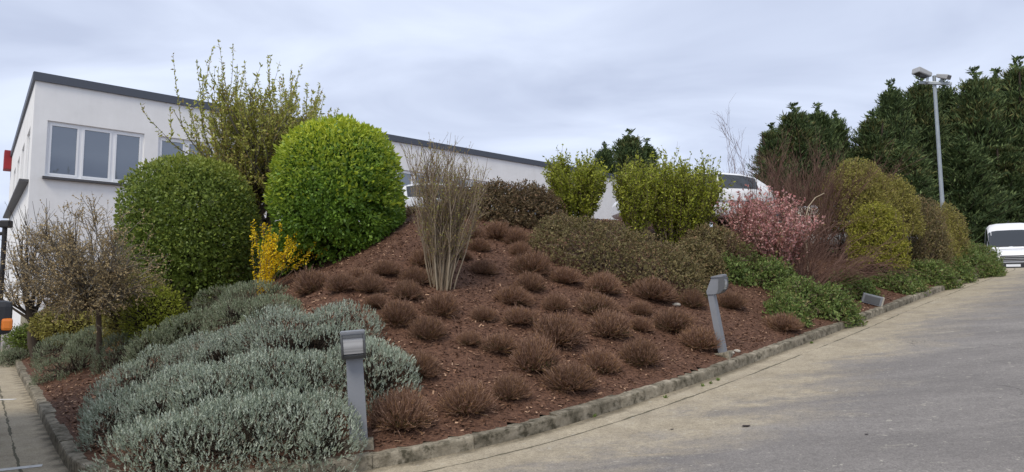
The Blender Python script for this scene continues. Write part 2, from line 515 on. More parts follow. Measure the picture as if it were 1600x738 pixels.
# ---- bark chips lying on the bed
M_CHIP = leafy("bark_chip", (.060, .030, .019), (.185, .096, .058), (.48, .31, .20), None, 0.0, .85, .2)
def chips():
    g = Geo()
    n = 108000
    x = rng.uniform(-10.5, 12, n); y = 5.4 + rng.random(n) ** 1.3 * 12
    d, _z0 = kerbdist(x, y)
    ok = inpoly(x, y, BEDPOLY) & (d > .16) & (d < 7.5) & (np.abs(x) < .84 * y)
    x, y, d = x[ok], y[ok], d[ok]
    spill = rng.random(len(x)) < 1
    p = np.stack([x, y, H(x, y) + .006 + .010 * rng.random(len(x))], 1)
    dirs = rng.normal(size=(len(p), 3)) * np.array([1, 1, .30])
    roll = np.tile([0, 0, 1.0], (len(p), 1)) + .35 * rng.normal(size=(len(p), 3))
    ln = .022 + .045 * rng.random(len(p)) ** 2.2
    T = np.array([(-.5, 0, -.5), (.5, .0, -.45), (.42, .0, .5), (-.45, .0, .46)], float)
    # roll gives x = roll x d, so the chip lies flat
    g.scatter(T, LEAF_F, p, dirs, ln, None, roll, rng.random(len(p)) ** 1.5, .010 + .012 * rng.random(len(p)))
    o = mobj("bark_chips", g.mesh("bark_chips", M_CHIP))
    tag(o, "reddish brown bark chips strewn over the sloping bed", "mulch"); o["kind"] = "stuff"
chips()

# ---- kerb: a row of weathered concrete stones
def nodes_kerb():
    m, t, b = new_mat("weathered_concrete")
    nd, lk = t.nodes.new, t.links.new
    ge = nd("ShaderNodeNewGeometry"); oi = nd("ShaderNodeObjectInfo")
    def noise(s, d=6, r=.65):
        n = nd("ShaderNodeTexNoise"); n.inputs["Scale"].default_value = s; n.inputs["Detail"].default_value = d; n.inputs["Roughness"].default_value = r
        lk(ge.outputs["Position"], n.inputs["Vector"]); return n.outputs["Fac"]
    r = nd("ShaderNodeValToRGB"); e = r.color_ramp.elements
    e[0].position = .30; e[0].color = (.10, .088, .062, 1); e[1].position = .74; e[1].color = (.40, .355, .275, 1)
    k = e.new(.5); k.color = (.245, .215, .16, 1)
    lk(noise(7), r.inputs[0])
    mo = nd("ShaderNodeValToRGB"); mo.color_ramp.elements[0].position = .50; mo.color_ramp.elements[1].position = .64
    lk(noise(11, 7, .7), mo.inputs[0])
    mx_ = nd("ShaderNodeMix"); mx_.data_type = 'RGBA'; mx_.inputs[7].default_value = (.035, .032, .018, 1)
    mf = nd("ShaderNodeMath"); mf.operation = 'MULTIPLY'; mf.inputs[1].default_value = .8
    lk(mo.outputs[0], mf.inputs[0]); lk(mf.outputs[0], mx_.inputs["Factor"]); lk(r.outputs[0], mx_.inputs[6])
    hs = nd("ShaderNodeHueSaturation"); mr = nd("ShaderNodeMapRange"); mr.inputs[3].default_value = .78; mr.inputs[4].default_value = 1.15
    lk(oi.outputs["Random"], mr.inputs[0]); lk(mr.outputs[0], hs.inputs["Value"]); lk(mx_.outputs[2], hs.inputs["Color"])
    lk(hs.outputs[0], b.inputs["Base Color"])
    b.inputs["Roughness"].default_value = .9; b.inputs["Specular IOR Level"].default_value = .2
    bp = nd("ShaderNodeBump"); bp.inputs["Strength"].default_value = .7; bp.inputs["Distance"].default_value = .02
    lk(noise(26, 7, .7), bp.inputs["Height"]); lk(bp.outputs[0], b.inputs["Normal"])
    return m
M_KERB = nodes_kerb()
M_MORTAR = plain("kerb_mortar", (.10, .09, .065), .95, noise=.3, scale=12)
def sweep(P, prof, za, jit=0.0):
    """prof: (offset inward, height) loop; P: (k,2) line; returns verts, faces (closed ends)"""
    k = len(P); t = unit(np.gradient(P, axis=0)); nrm = np.stack([t[:, 1], -t[:, 0]], 1)
    # inward = left of travel (line runs left-far -> front -> right), i.e. +90 degrees
    inn = -nrm
    V = []
    for (o, h) in prof:
        q = P + inn * o
        V.append(np.stack([q[:, 0], q[:, 1], za + h + jit * rng.normal(size=k)], 1))
    V = np.stack(V, 1); m = len(prof)
    F = []
    for i in range(k - 1):
        for j in range(m):
            a = i * m + j; b2 = i * m + (j + 1) % m
            F.append((a, b2, b2 + m, a + m))
    F.append(tuple(range(m - 1, -1, -1))); F.append(tuple((k - 1) * m + j for j in range(m)))
    return V.reshape(-1, 3), F
kz = zr(KP[:, 0], KP[:, 1])
v, F = sweep(KP, [(.02, -.12), (.015, .110), (.14, .110), (.14, -.12)], kz)
kb = mobj("kerb", rawmesh("kerb", v, F, M_MORTAR)); kb["kind"] = "structure"
i = 0; n_st = 0
while i < len(KP) - 3:
    tl = 12 if 52 < i or i < 1000 else 12
    curv = np.linalg.norm(KP[min(i + 12, len(KP) - 1)] - KP[i]) < .90
    j = min(i + (7 if curv else 12), len(KP) - 1)
    seg = KP[i:j + 1].copy()
    L0 = seg[1] - seg[0]; seg[0] += unit(L0) * .0025; seg[-1] -= unit(L0) * .0025
    za = zr(seg[:, 0], seg[:, 1]) + rng.normal() * .0025
    o_ = rng.normal() * .004; hh = .120 + rng.normal() * .003
    pr = [(o_, -.10), (o_ + .004, hh - .022), (o_ + .010, hh - .006), (o_ + .026, hh), (o_ + .135, hh + .002), (o_ + .152, hh - .012), (o_ + .155, -.10)]
    v, F = sweep(seg, pr, za, .0016)
    me = rawmesh("kerb_stone", v, F, M_KERB)
    mobj("kerb_stone", me, kb)
    i = j

# ---- painted bay lines at the left
M_PAINT = plain("worn_white_paint", (.62, .61, .58), .8, noise=.25, scale=14)
def strip(name, a, b, wd, mat, parent=None):
    a = np.array(a); b = np.array(b); d = unit(b - a); n_ = np.array([-d[1], d[0]]) * wd / 2
    q = np.array([a - n_, b - n_, b + n_, a + n_])
    return mobj(name, rawmesh(name, np.c_[q, zr(q[:, 0], q[:, 1]) + .004], [(0, 1, 2, 3)], mat), parent)
for (p0, p1) in (((66, 728), (-60, 742)), ((24, 624.5), (-60, 626))):
    a = spot(*p0, ground=zr); b = spot(*p1, ground=zr)
    o = strip("bay_line", a[:2], b[:2] + (b[:2] - a[:2]) * 2.0, .10, M_PAINT); o["kind"] = "structure"

# ================================================================== BUILDING
M_WALL = plain("white_render", (.86, .855, .84), .9, spec=.2, noise=.05, scale=1.3, bump=.12)
def grime(m):
    t = m.node_tree; b = t.nodes["Principled BSDF"]; nd, lk = t.nodes.new, t.links.new
    co = nd("ShaderNodeTexCoord"); mp_ = nd("ShaderNodeMapping"); mp_.inputs["Scale"].default_value = (2.2, 2.2, .22)
    n = nd("ShaderNodeTexNoise"); n.inputs["Scale"].default_value = 1.6; n.inputs["Detail"].default_value = 8; n.inputs["Roughness"].default_value = .7
    lk(co.outputs["Object"], mp_.inputs[0]); lk(mp_.outputs[0], n.inputs["Vector"])
    r = nd("ShaderNodeValToRGB"); r.color_ramp.elements[0].position = .32; r.color_ramp.elements[0].color = (.80, .79, .765, 1); r.color_ramp.elements[1].position = .6; r.color_ramp.elements[1].color = (1, 1, 1, 1)
    lk(n.outputs["Fac"], r.inputs[0])
    k = nd("ShaderNodeMix"); k.data_type = 'RGBA'; k.blend_type = 'MULTIPLY'; k.inputs["Factor"].default_value = .22
    src = b.inputs["Base Color"].links[0].from_socket; lk(src, k.inputs[6]); lk(r.outputs[0], k.inputs[7]); lk(k.outputs[2], b.inputs["Base Color"])
grime(M_WALL)
M_FASCIA = plain("dark_grey_fascia", (.085, .095, .115), .5, .3)
M_PVC = plain("white_window_frame", (.82, .83, .84), .4)
M_SILL = plain("slate_sill", (.075, .075, .08), .6)
M_PLINTH = plain("cream_plinth", (.52, .47, .34), .85, noise=.12, scale=3)
M_RED = plain("red_panel", (.33, .02, .025), .5)
def glass_mat():
    m, t, b = new_mat("window_glass")
    b.inputs["Base Color"].default_value = (.03, .038, .055, 1); b.inputs["Roughness"].default_value = .5
    g = t.nodes.new("ShaderNodeBsdfGlossy"); g.inputs["Roughness"].default_value = .02; g.inputs["Color"].default_value = (.85, .92, 1, 1)
    fr = t.nodes.new("ShaderNodeFresnel"); fr.inputs[0].default_value = 1.9
    ml = t.nodes.new("ShaderNodeMath"); ml.operation = 'ADD'; ml.inputs[1].default_value = .08
    ms = t.nodes.new("ShaderNodeMixShader")
    t.links.new(fr.outputs[0], ml.inputs[0]); t.links.new(ml.outputs[0], ms.inputs[0])
    t.links.new(b.outputs[0], ms.inputs[1]); t.links.new(g.outputs[0], ms.inputs[2]); t.links.new(ms.outputs[0], t.nodes["Material Output"].inputs[0])
    return m
M_GLASS = glass_mat()

def boxmesh(name, x0, x1, y0, y1, z0, z1, mat, bev=0.0):
    v = [(x, y, z) for z in (z0, z1) for y in (y0, y1) for x in (x0, x1)]
    F = [(0, 2, 3, 1), (4, 5, 7, 6), (0, 1, 5, 4), (2, 6, 7, 3), (0, 4, 6, 2), (1, 3, 7, 5)]
    me = rawmesh(name, v, F, mat)
    if bev:
        import bmesh
        bm = bmesh.new(); bm.from_mesh(me)
        bmesh.ops.bevel(bm, geom=bm.edges[:], offset=bev, segments=2, affect='EDGES', profile=.6)
        bm.to_mesh(me); bm.free()
    return me

WZ0, WZ1, RZ = 5.08, 6.82, 8.05
wins = [(0.36 + 3.1 * i, 3.04 + 3.1 * i) for i in range(7)]
bld = thing("office_building", "long white rendered flat roofed building with dark grey roof edge", "building", (FA[0], FA[1], 0), math.atan2(FD[1], FD[0]))
def wall_panel(name, length, height, openings, zlo, zhi, place, mat, reveal=.16):
    """wall sheet with real openings and reveals, local u along, v inward"""
    us = sorted({0.0, length, *[a for a, b in openings], *[b for a, b in openings]}); zs_ = [-.6, zlo, zhi, height]
    V = []; F = []
    def quad(*pts):
        b0 = len(V); V.extend([place(*p) for p in pts]); F.append((b0, b0 + 1, b0 + 2, b0 + 3))
    for a, b in zip(us[:-1], us[1:]):
        for k in range(3):
            if k == 1 and any(abs(a - p) < 1e-6 for p, q in openings): continue
            quad((a, 0, zs_[k]), (b, 0, zs_[k]), (b, 0, zs_[k + 1]), (a, 0, zs_[k + 1]))
    for a, b in openings:
        quad((a, 0, zlo), (a, reveal, zlo), (a, reveal, zhi), (a, 0, zhi)); quad((b, 0, zlo), (b, 0, zhi), (b, reveal, zhi), (b, reveal, zlo))
        quad((a, 0, zhi), (a, reveal, zhi), (b, reveal, zhi), (b, 0, zhi)); quad((a, 0, zlo), (b, 0, zlo), (b, reveal, zlo), (a, reveal, zlo))
    return rawmesh(name, V, F, mat)
LEN = 30.0; DEP = 16.0
th = math.atan2(FD[1], FD[0]); sl = np.array([FS @ FD, FS @ np.array([-FD[1], FD[0]])])   # side wall direction in building space
mobj("front_wall", wall_panel("front_wall", LEN, RZ, wins, WZ0, WZ1, lambda u, v, z: (u, v, z), M_WALL), bld)
swins = [(1.2 + 3.0 * i, 2.9 + 3.0 * i) for i in range(4)]
mobj("side_wall", wall_panel("side_wall", DEP, RZ, swins, WZ0, WZ1, lambda u, v, z: (sl[0] * u + v * sl[1], sl[1] * u - v * sl[0], z), M_WALL), bld)
e0 = sl * DEP
mobj("rear_wall", rawmesh("rear_wall", [(e0[0], e0[1], -.6), (LEN, e0[1], -.6), (LEN, e0[1], RZ), (e0[0], e0[1], RZ), (LEN, 0, -.6), (LEN, 0, RZ)], [(0, 1, 2, 3), (1, 4, 5, 2)], M_WALL), bld)
mobj("roof", rawmesh("roof", [(0, 0, RZ + .05), (LEN, 0, RZ + .05), (LEN, e0[1], RZ + .05), (e0[0], e0[1], RZ + .05)], [(0, 1, 2, 3)], M_FASCIA), bld)
mobj("roof_edge", boxmesh("roof_edge", -.06, LEN + .05, -.07, .06, RZ - .06, RZ + .2, M_FASCIA), bld)
a = sl * DEP; n_ = np.array([sl[1], -sl[0]]) * .07
me = rawmesh("roof_edge", [(-n_[0], -n_[1] - .0, RZ - .055), (n_[0], n_[1], RZ - .055), (a[0] + n_[0], a[1] + n_[1], RZ - .055), (a[0] - n_[0], a[1] - n_[1], RZ - .055), (-n_[0], -n_[1], RZ + .197), (n_[0], n_[1], RZ + .197), (a[0] + n_[0], a[1] + n_[1], RZ + .197), (a[0] - n_[0], a[1] - n_[1], RZ + .197)],
            [(3, 2, 1, 0), (4, 5, 6, 7), (0, 1, 5, 4), (1, 2, 6, 5), (2, 3, 7, 6), (3, 0, 4, 7)], M_FASCIA)
mobj("roof_edge", me, bld)
mobj("plinth", boxmesh("plinth", -.02, LEN, -.03, .02, -.6, .9, M_PLINTH), bld)
def window(parent, place_rot, wd, z0, z1, sashes):
    """frame in local space: x along, y inward from the wall face"""
    me_parts = []
    wr = mobj("window", None, parent) if False else None
    fr = .075
    V = []; F = []
    def bx(x0, x1, y0, y1, a, b):
        b0 = len(V)
        V.extend([(x, y, z) for z in (a, b) for y in (y0, y1) for x in (x0, x1)])
        F.extend([tuple(b0 + i for i in q) for q in ((0, 2, 3, 1), (4, 5, 7, 6), (0, 1, 5, 4), (2, 6, 7, 3), (0, 4, 6, 2), (1, 3, 7, 5))])
    bx(0, wd, .07, .14, z0, z0 + fr); bx(0, wd, .07, .14, z1 - fr, z1)
    sw = wd / sashes
    bx(0, fr, .071, .139, z0 + fr, z1 - fr); bx(wd - fr, wd, .071, .139, z0 + fr, z1 - fr)
    for s in range(1, sashes): bx(s * sw - .045, s * sw + .045, .071, .139, z0 + fr, z1 - fr)
    o = mobj("window", rawmesh("window", V, F, M_PVC), parent); o.location = place_rot[0]; o.rotation_euler = (0, 0, place_rot[1])
    for s in range(sashes):
        x0 = s * sw + (fr if s == 0 else .045); x1 = (s + 1) * sw - (fr if s == sashes - 1 else .045)
        V.clear(); F.clear()
        g_ = .055; a, b = z0 + fr, z1 - fr
        bx(x0, x1, .055, .11, a, a + g_); bx(x0, x1, .055, .11, b - g_, b); bx(x0, x0 + g_, .056, .109, a + g_, b - g_); bx(x1 - g_, x1, .056, .109, a + g_, b - g_)
        mobj("sash", rawmesh("sash", V, F, M_PVC), o)
        tl = rng.normal() * .004
        mobj("pane", rawmesh("pane", [(x0 + g_, .09, a + g_), (x1 - g_, .09 + tl, a + g_), (x1 - g_, .09 + tl, b - g_), (x0 + g_, .09, b - g_)], [(0, 1, 2, 3)], M_GLASS), o)
    mobj("sill", boxmesh("sill", -.06, wd + .04, -.13, .069, z0 - .075, z0 - .002, M_SILL), o)
    return o
for a, b in wins:
    window(bld, ((a, 0, 0), 0), b - a, WZ0, WZ1, 3)
sang = math.atan2(sl[1], sl[0])
for a, b in swins:                                  # the side wall runs away, its outside is to the left
    p = sl * b
    window(bld, ((p[0], p[1], 0), sang + math.pi), b - a, WZ0, WZ1, 2)
# long slab as the side windows' sill and red panel on the side wall
can = boxmesh("sill_slab", 0, 13.5, -.02, .22, 4.93, 5.0, M_SILL)
o = mobj("sill_course", can, bld); o.location = (sl[0] * .4 - .02, sl[1] * .4, 0); o.rotation_euler = (0, 0, sang)
pr = boxmesh("red_panel", 0, .9, 0, .30, 7.4, 8.3, M_RED, .02)
o = mobj("wall_sign", pr, bld); o.location = (sl[0] * 15.0, sl[1] * 15.0, 0); o.rotation_euler = (0, 0, sang)

# dark post with a bracket at the corner of the building
M_IRON = plain("dark_iron", (.035, .033, .033), .55, .4)
def tubeobj(name, pts, r, mat, parent, sides=10, r1=None):
    g = Geo(); P = np.array([pts], float); g.tubes(P, r, r if r1 is None else r1, sides)
    return g.obj(name, mat, parent, True)
pb = np.array([-14.02, 18.5, 0.0])
po = thing("lamp_post", "dark iron post with short bracket arm beside the white building corner", "post", pb)
tubeobj("pole", [pb, pb + (0, 0, 1.6), pb + (0, 0, 3.35)], .06, M_IRON, po)
tubeobj("bracket", [pb + (.0, 0, 3.2), pb + (-.3, 0, 3.15), pb + (-.75, 0, 3.05)], .05, M_IRON, po)
o = mobj("lamp_head", boxmesh("lamp_head", -.10, .16, -.10, .10, 3.34, 3.55, M_IRON, .04), po)
tubeobj("cross_band", [pb + (-.35, 0, 1.75), pb + (.08, 0, 1.78)], .025, M_IRON, po)

# ================================================================== VEHICLES
M_VWHITE = plain("white_car_paint", (.80, .81, .83), .28, spec=.6)
M_VSILV = plain("pale_silver_paint", (.66, .68, .70), .3, spec=.6)
M_TYRE = plain("tyre_rubber", (.02, .02, .02), .8)
M_RIM = plain("alloy_rim", (.45, .46, .47), .35, .8)
M_BLACK = plain("black_plastic", (.022, .023, .026), .55)
M_AMBER = plain("amber_lens", (.75, .20, .01), .25, spec=.8)
M_LENS = plain("headlight_glass", (.62, .65, .68), .12, spec=.9)
M_REDL = plain("red_tail_lens", (.35, .01, .012), .2)

def auto_glass():
    m, t, b = new_mat("tinted_car_glass")
    b.inputs["Base Color"].default_value = (.035, .04, .045, 1); b.inputs["Roughness"].default_value = .06; b.inputs["Specular IOR Level"].default_value = .75
    return m
M_AGLASS = auto_glass()
def vehicle(name, label, cat, loc, rotz, paint, st, glass, wheels, wr, group=None):
    """st: stations along the length (x, half width, sill z, belt z, roof z, roof half width); surface S(x, v)"""
    root = thing(name, label, cat, loc, rotz, group)
    st = np.array(st, float)
    def sec(x):
        x = np.atleast_1d(x)
        return [np.interp(x, st[:, 0], st[:, i]) for i in range(1, 6)]
    VV = np.array([0, .12, .3, .48, .55, .62, .8, .9, .96, 1.0])
    def surf(x, v, sgn, off=0.0):
        hw, sl_, be, rf, rw = sec(x)
        ky = np.stack([hw * .93, hw, hw * 1.0, hw * .985, hw * .965, hw * .94 * .5 + rw * .5 + .0, rw, rw * .86, rw * .55, rw * 0], 0)
        kz_ = np.stack([sl_, sl_ + (be - sl_) * .25, sl_ + (be - sl_) * .55, sl_ + (be - sl_) * .88, be, be + (rf - be) * .45, be + (rf - be) * .86, be + (rf - be) * .96, rf - (rf - be) * .005, rf], 0)
        y = np.array([np.interp(v, VV, ky[:, i]) for i in range(len(np.atleast_1d(x)))])
        z = np.array([np.interp(v, VV, kz_[:, i]) for i in range(len(np.atleast_1d(x)))])
        return y * sgn, z
    xs_ = np.unique(np.r_[np.linspace(st[0, 0], st[-1, 0], 46), st[:, 0]])
    vs = np.unique(np.r_[np.linspace(0, 1, 21), VV])
    rows = []
    for x in xs_:
        yl, zl = surf(x, vs, 1.0); yr_, zr_ = surf(x, vs[::-1][1:], -1.0)
        rows.append(np.c_[np.full(len(vs) * 2 - 1, x), np.r_[yl[0], yr_[0]], np.r_[zl[0], zr_[0]]])
    G = np.array(rows); a, b = G.shape[:2]
    ii = np.arange(a * b).reshape(a, b)
    Fq = np.stack([ii[:-1, :-1], ii[1:, :-1], ii[1:, 1:], ii[:-1, 1:]], -1).reshape(-1, 4).tolist()
    Fq += [tuple(ii[0]), tuple(ii[-1][::-1])]
    Fq += [(int(ii[k, 0]), int(ii[k, -1]), int(ii[k + 1, -1]), int(ii[k + 1, 0])) for k in range(a - 1)]
    me = rawmesh("body", G.reshape(-1, 3), [tuple(q) for q in Fq], paint)
    for p in me.polygons: p.use_smooth = len(p.vertices) == 4
    body = mobj("body", me, root)
    # glazing: patches lifted 6 mm off the same surface, (name, x0, x1, v0, v1, sides)
    for (nm, x0, x1, v0, v1, sides) in glass:
        for sg in sides:
            xx = np.linspace(x0, x1, 12)
            if sg == 0:                                # wraps across the roof/bonnet line from one side to the other
                va = np.linspace(v0, 1, 8); rws = []
                for x in xx:
                    yl, zl = surf(x, va, 1.0); yr_, zr_ = surf(x, va[::-1][1:], -1.0)
                    rws.append(np.c_[np.full(15, x), np.r_[yl[0], yr_[0]] * 1.0, np.r_[zl[0], zr_[0]]])
                Q = np.array(rws)
            else:
                va = np.linspace(v0, v1, 6); rws = []
                for x in xx:
                    yl, zl = surf(x, va, sg); rws.append(np.c_[np.full(6, x), yl[0], zl[0]])
                Q = np.array(rws)
            du = np.gradient(Q, axis=0); dw = np.gradient(Q, axis=1); nn = unit(np.cross(du, dw))
            if sg == 0: nn *= np.sign(nn[:, 7:8, 2:3]) if abs(nn[5, 7, 2]) > .05 else 1
            else: nn *= np.sign(nn[:, :, 1:2]) * sg
            Q = Q + nn * .007
            a, b = Q.shape[:2]; ii = np.arange(a * b).reshape(a, b)
            fq = np.stack([ii[:-1, :-1], ii[1:, :-1], ii[1:, 1:], ii[:-1, 1:]], -1).reshape(-1, 4)
            mobj(nm, rawmesh(nm, Q.reshape(-1, 3), fq, M_AGLASS, None, True), root)
    # wheels: tyre, rim, dark arch
    an = np.linspace(0, 2 * np.pi, 25)[:-1]
    for wx in wheels:
        hw = float(sec(wx)[0][0])
        for sg in (1, -1):
            w_ = None
            def disc(rs, ys_, mat, nm, par):
                V = np.concatenate([np.stack([wx + r * np.cos(an), np.full(24, sg * y), wr + r * np.sin(an)], 1) for r, y in zip(rs, ys_)])
                F = [(k * 24 + i, k * 24 + (i + 1) % 24, (k + 1) * 24 + (i + 1) % 24, (k + 1) * 24 + i) for k in range(len(rs) - 1) for i in range(24)]
                F.append(tuple(range((len(rs) - 1) * 24, len(rs) * 24)))
                return mobj(nm, rawmesh(nm, V, F, mat, None, False), par)
            disc([wr + .075, wr + .075, .05], [hw - .10, hw + .006, hw + .008], M_BLACK, "wheel_arch", root)
            tw = disc([wr * .98, wr, wr, wr * .93, wr * .62], [hw - .16, hw - .1, hw + .008, hw + .03, hw + .032], M_TYRE, "wheel", root)
            disc([wr * .62, wr * .56, wr * .3, .03], [hw + .034, hw + .022, hw + .03, hw + .04], M_RIM, "rim", tw)
    return root

def vbox(nm, root, x0, x1, y0, y1, z0, z1, mat, bev=.012):
    return mobj(nm, boxmesh(nm, x0, x1, y0, y1, z0, z1, mat, bev), root)

CAR = [(-2.12, .62, .42, .78, .80, .55), (-2.05, .80, .32, .86, .98, .58), (-1.9, .86, .28, .90, 1.12, .60), (-1.55, .88, .25, .92, 1.36, .60), (-1.1, .89, .24, .93, 1.45, .61), (-.3, .89, .24, .93, 1.49, .63), (.35, .89, .24, .92, 1.44, .62), (.75, .89, .24, .92, 1.24, .62), (1.15, .88, .24, .92, 1.0, .66), (1.3, .88, .24, .90, .96, .68), (1.8, .86, .26, .82, .87, .66), (2.05, .80, .30, .70, .74, .60), (2.15, .66, .36, .58, .60, .5)]
CARG = [("side_window", -1.5, -.42, .565, .79, (1, -1)), ("side_window", -.32, .62, .565, .79, (1, -1)), ("windscreen", .45, 1.08, .84, 1, (0,)), ("rear_window", -1.88, -1.45, .86, 1, (0,))]
def car(label, loc, rotz, paint, group):
    r = vehicle("parked_car", label, "car", loc, rotz, paint, CAR, CARG, (-1.32, 1.28), .31, group)
    for sg in (1, -1):
        vbox("door_mirror", r, .52, .66, sg * .90 - .09, sg * .90 + .09, .93, 1.06, paint, .03)
        vbox("headlight", r, 1.80, 2.06, sg * .68 - .13, sg * .68 + .10, .62, .74, M_LENS, .03)
        vbox("tail_light", r, -2.10, -1.92, sg * .70 - .13, sg * .70 + .12, .78, .94, M_REDL, .03)
        vbox("door_handle", r, -.32, -.16, sg * .893 - .02, sg * .893 + .02, .80, .83, paint, .008)
    return r
pA = np.array([5.0, 18.4]); car("white car parked behind the lime green shrubs, rear towards the pink blossom", (pA[0], pA[1], float(H(*pA)) + .0), R(188), M_VWHITE, "cars parked above the bed")
pB = np.array([9.5, 20.0]); car("white car glimpsed low behind the bare brown arching shrub", (pB[0], pB[1], float(H(*pB))), R(-20), M_VWHITE, "cars parked above the bed")
pC = np.array([-1.9, 20.6]); car("pale car half hidden behind the tall bare vase shaped shrub", (pC[0], pC[1], float(H(*pC))), R(20), M_VSILV, "cars parked above the bed")

VAN = [(-2.85, .93, .35, 1.15, 2.42, .84), (-2.7, .98, .32, 1.2, 2.52, .86), (0, .99, .30, 1.2, 2.56, .86), (.75, .99, .30, 1.2, 2.52, .85), (1.0, .99, .30, 1.2, 2.40, .83), (1.35, .98, .30, 1.19, 1.98, .82), (1.75, .97, .30, 1.16, 1.42, .80), (1.9, .97, .30, 1.12, 1.27, .78), (2.3, .95, .32, 1.02, 1.15, .74), (2.52, .92, .34, .86, .98, .68), (2.62, .84, .36, .70, .76, .62)]
VANG = [("windscreen", 1.20, 1.80, .70, 1, (0,)), ("side_window", .25, 1.28, .57, .79, (1, -1))]
def van(label, loc, rotz, paint, group=None):
    r = vehicle("delivery_van", label, "van", loc, rotz, paint, VAN, VANG, (-1.75, 1.72), .35, group)
    vbox("bumper", r, 2.45, 2.70, -.90, .90, .34, .62, M_BLACK, .05)
    g = vbox("grille", r, 2.40, 2.645, -.46, .46, .66, .93, M_BLACK, .03)
    for k in range(3):
        vbox("grille_bar", g, 2.60, 2.665, -.42, .42, .70 + .075 * k, .72 + .075 * k, M_RIM, .006)
    vbox("bonnet_vent", r, 1.90, 2.02, -.62, .62, 1.205, 1.245, M_BLACK, .01)
    vbox("number_plate", r, 2.69, 2.715, -.26, .26, .42, .53, M_PVC, .006)
    vbox("roof_aerial", r, .60, .66, -.02, .02, 2.51, 2.64, M_BLACK, .01)
    for sg in (1, -1):
        vbox("headlight", r, 2.20, 2.60, sg * .69 - .20, sg * .69 + .17, .72, .98, M_LENS, .05)
        vbox("corner_bumper", r, 2.30, 2.66, sg * .72 - .2, sg * .72 + .2, .46, .70, M_BLACK, .05)
        vbox("wiper", r, 1.78, 1.83, sg * .35 - .28, sg * .35 + .28, 1.37, 1.40, M_BLACK, .008)
        mr = vbox("door_mirror", r, 1.12, 1.30, sg * 1.13 - .11, sg * 1.13 + .11, 1.28, 1.53, M_BLACK, .045)
        vbox("mirror_arm", mr, 1.16, 1.24, sg * 1.01 - .06, sg * 1.01 + .06, 1.28, 1.34, M_BLACK, .012)
        vbox("indicator", mr, 1.20, 1.315, sg * 1.215 - .04, sg * 1.215 + .030, 1.31, 1.40, M_AMBER, .02)
    return r
vp = (1578 - 800) / FPX * 32
van("white delivery van coming over the crest of the drive", (vp, 32, float(zr(vp, 32)) + 0.0), R(-124), M_VWHITE)
# the second van stands beside the photographer; only its black mirror reaches into view
mpos = atY(-10, 496, 5.0)
a_ = math.atan2(-.795, .606)          # nose towards the viewer
ca, sa = math.cos(a_), math.sin(a_)
loc = mpos[:2] - np.array([ca * 1.21 - sa * 1.13, sa * 1.21 + ca * 1.13])
van("vehicle at the left edge with black door mirror and amber indicator", (loc[0], loc[1], float(zr(*loc))), a_, M_VWHITE)

# ================================================================== STREET FURNITURE
M_GALV = plain("galvanised_steel", (.36, .39, .40), .45, .65, noise=.12, scale=6)
M_LHEAD = plain("grey_lamp_housing", (.42, .42, .41), .5, .3)
M_LGLASS = plain("dull_lamp_glass", (.10, .10, .10), .15, spec=.8)
lp = np.array([(1478.5 - 800) / FPX * 28.0, 28.0, 0]); lp[2] = float(zr(lp[0], lp[1]))
top = 1.6 + 343 * 28 / FPX
lo = thing("floodlight_mast", "tall galvanised mast with two floodlights on a crossbar before the conifers", "lamp post", lp)
tubeobj("pole", [lp, lp + (0, 0, .4), (lp[0] - .05, lp[1], lp[2] + 4), (lp[0] - .10, lp[1], top)], .105, M_GALV, lo, 12, .065)
tubeobj("base_flange", [lp + (0, 0, -.02), lp + (0, 0, .03)], .2, M_GALV, lo, 12)
tp = np.array([lp[0] - .10, lp[1], top - .35])
def orient_box(nm, c, ax, sx, sy, sz, mat, par, tilt=0.0, bev=.02, taper=1.0):
    me = boxmesh(nm, -sx, sx, -sy, sy, -sz, sz, mat, bev)
    if taper != 1.0:
        for v_ in me.vertices:
            if v_.co.x < 0: v_.co.z *= taper; v_.co.y *= .85
    o = mobj(nm, me, par); o.location = np.asarray(c) - np.asarray(par.location) ; o.rotation_euler = (0, tilt, ax); return o
orient_box("crossbar", tp + (-.02, -.09, .0), R(-25), .60, .05, .065, M_GALV, lo, R(10))
h1 = orient_box("floodlight", tp + (-.56, -.1, .44), R(-165), .36, .20, .12, M_LHEAD, lo, R(-14), .04, .75)
mobj("lamp_glass", boxmesh("lamp_glass", -.26, .32, -.16, .16, -.127, -.08, M_LGLASS), h1)
h2 = orient_box("floodlight", tp + (.2, -.3, .22), R(-60), .25, .16, .10, M_LHEAD, lo, R(22), .04, .75)
mobj("lamp_glass", boxmesh("lamp_glass", .08, .257, -.13, .13, -.08, .07, M_LGLASS), h2)
orient_box("lamp_bracket", tp + (-.34, -.1, .22), R(-25), .05, .04, .2, M_GALV, lo, R(10))
orient_box("lamp_bracket", tp + (.2, -.2, .1), R(-25), .05, .04, .12, M_GALV, lo, R(10))

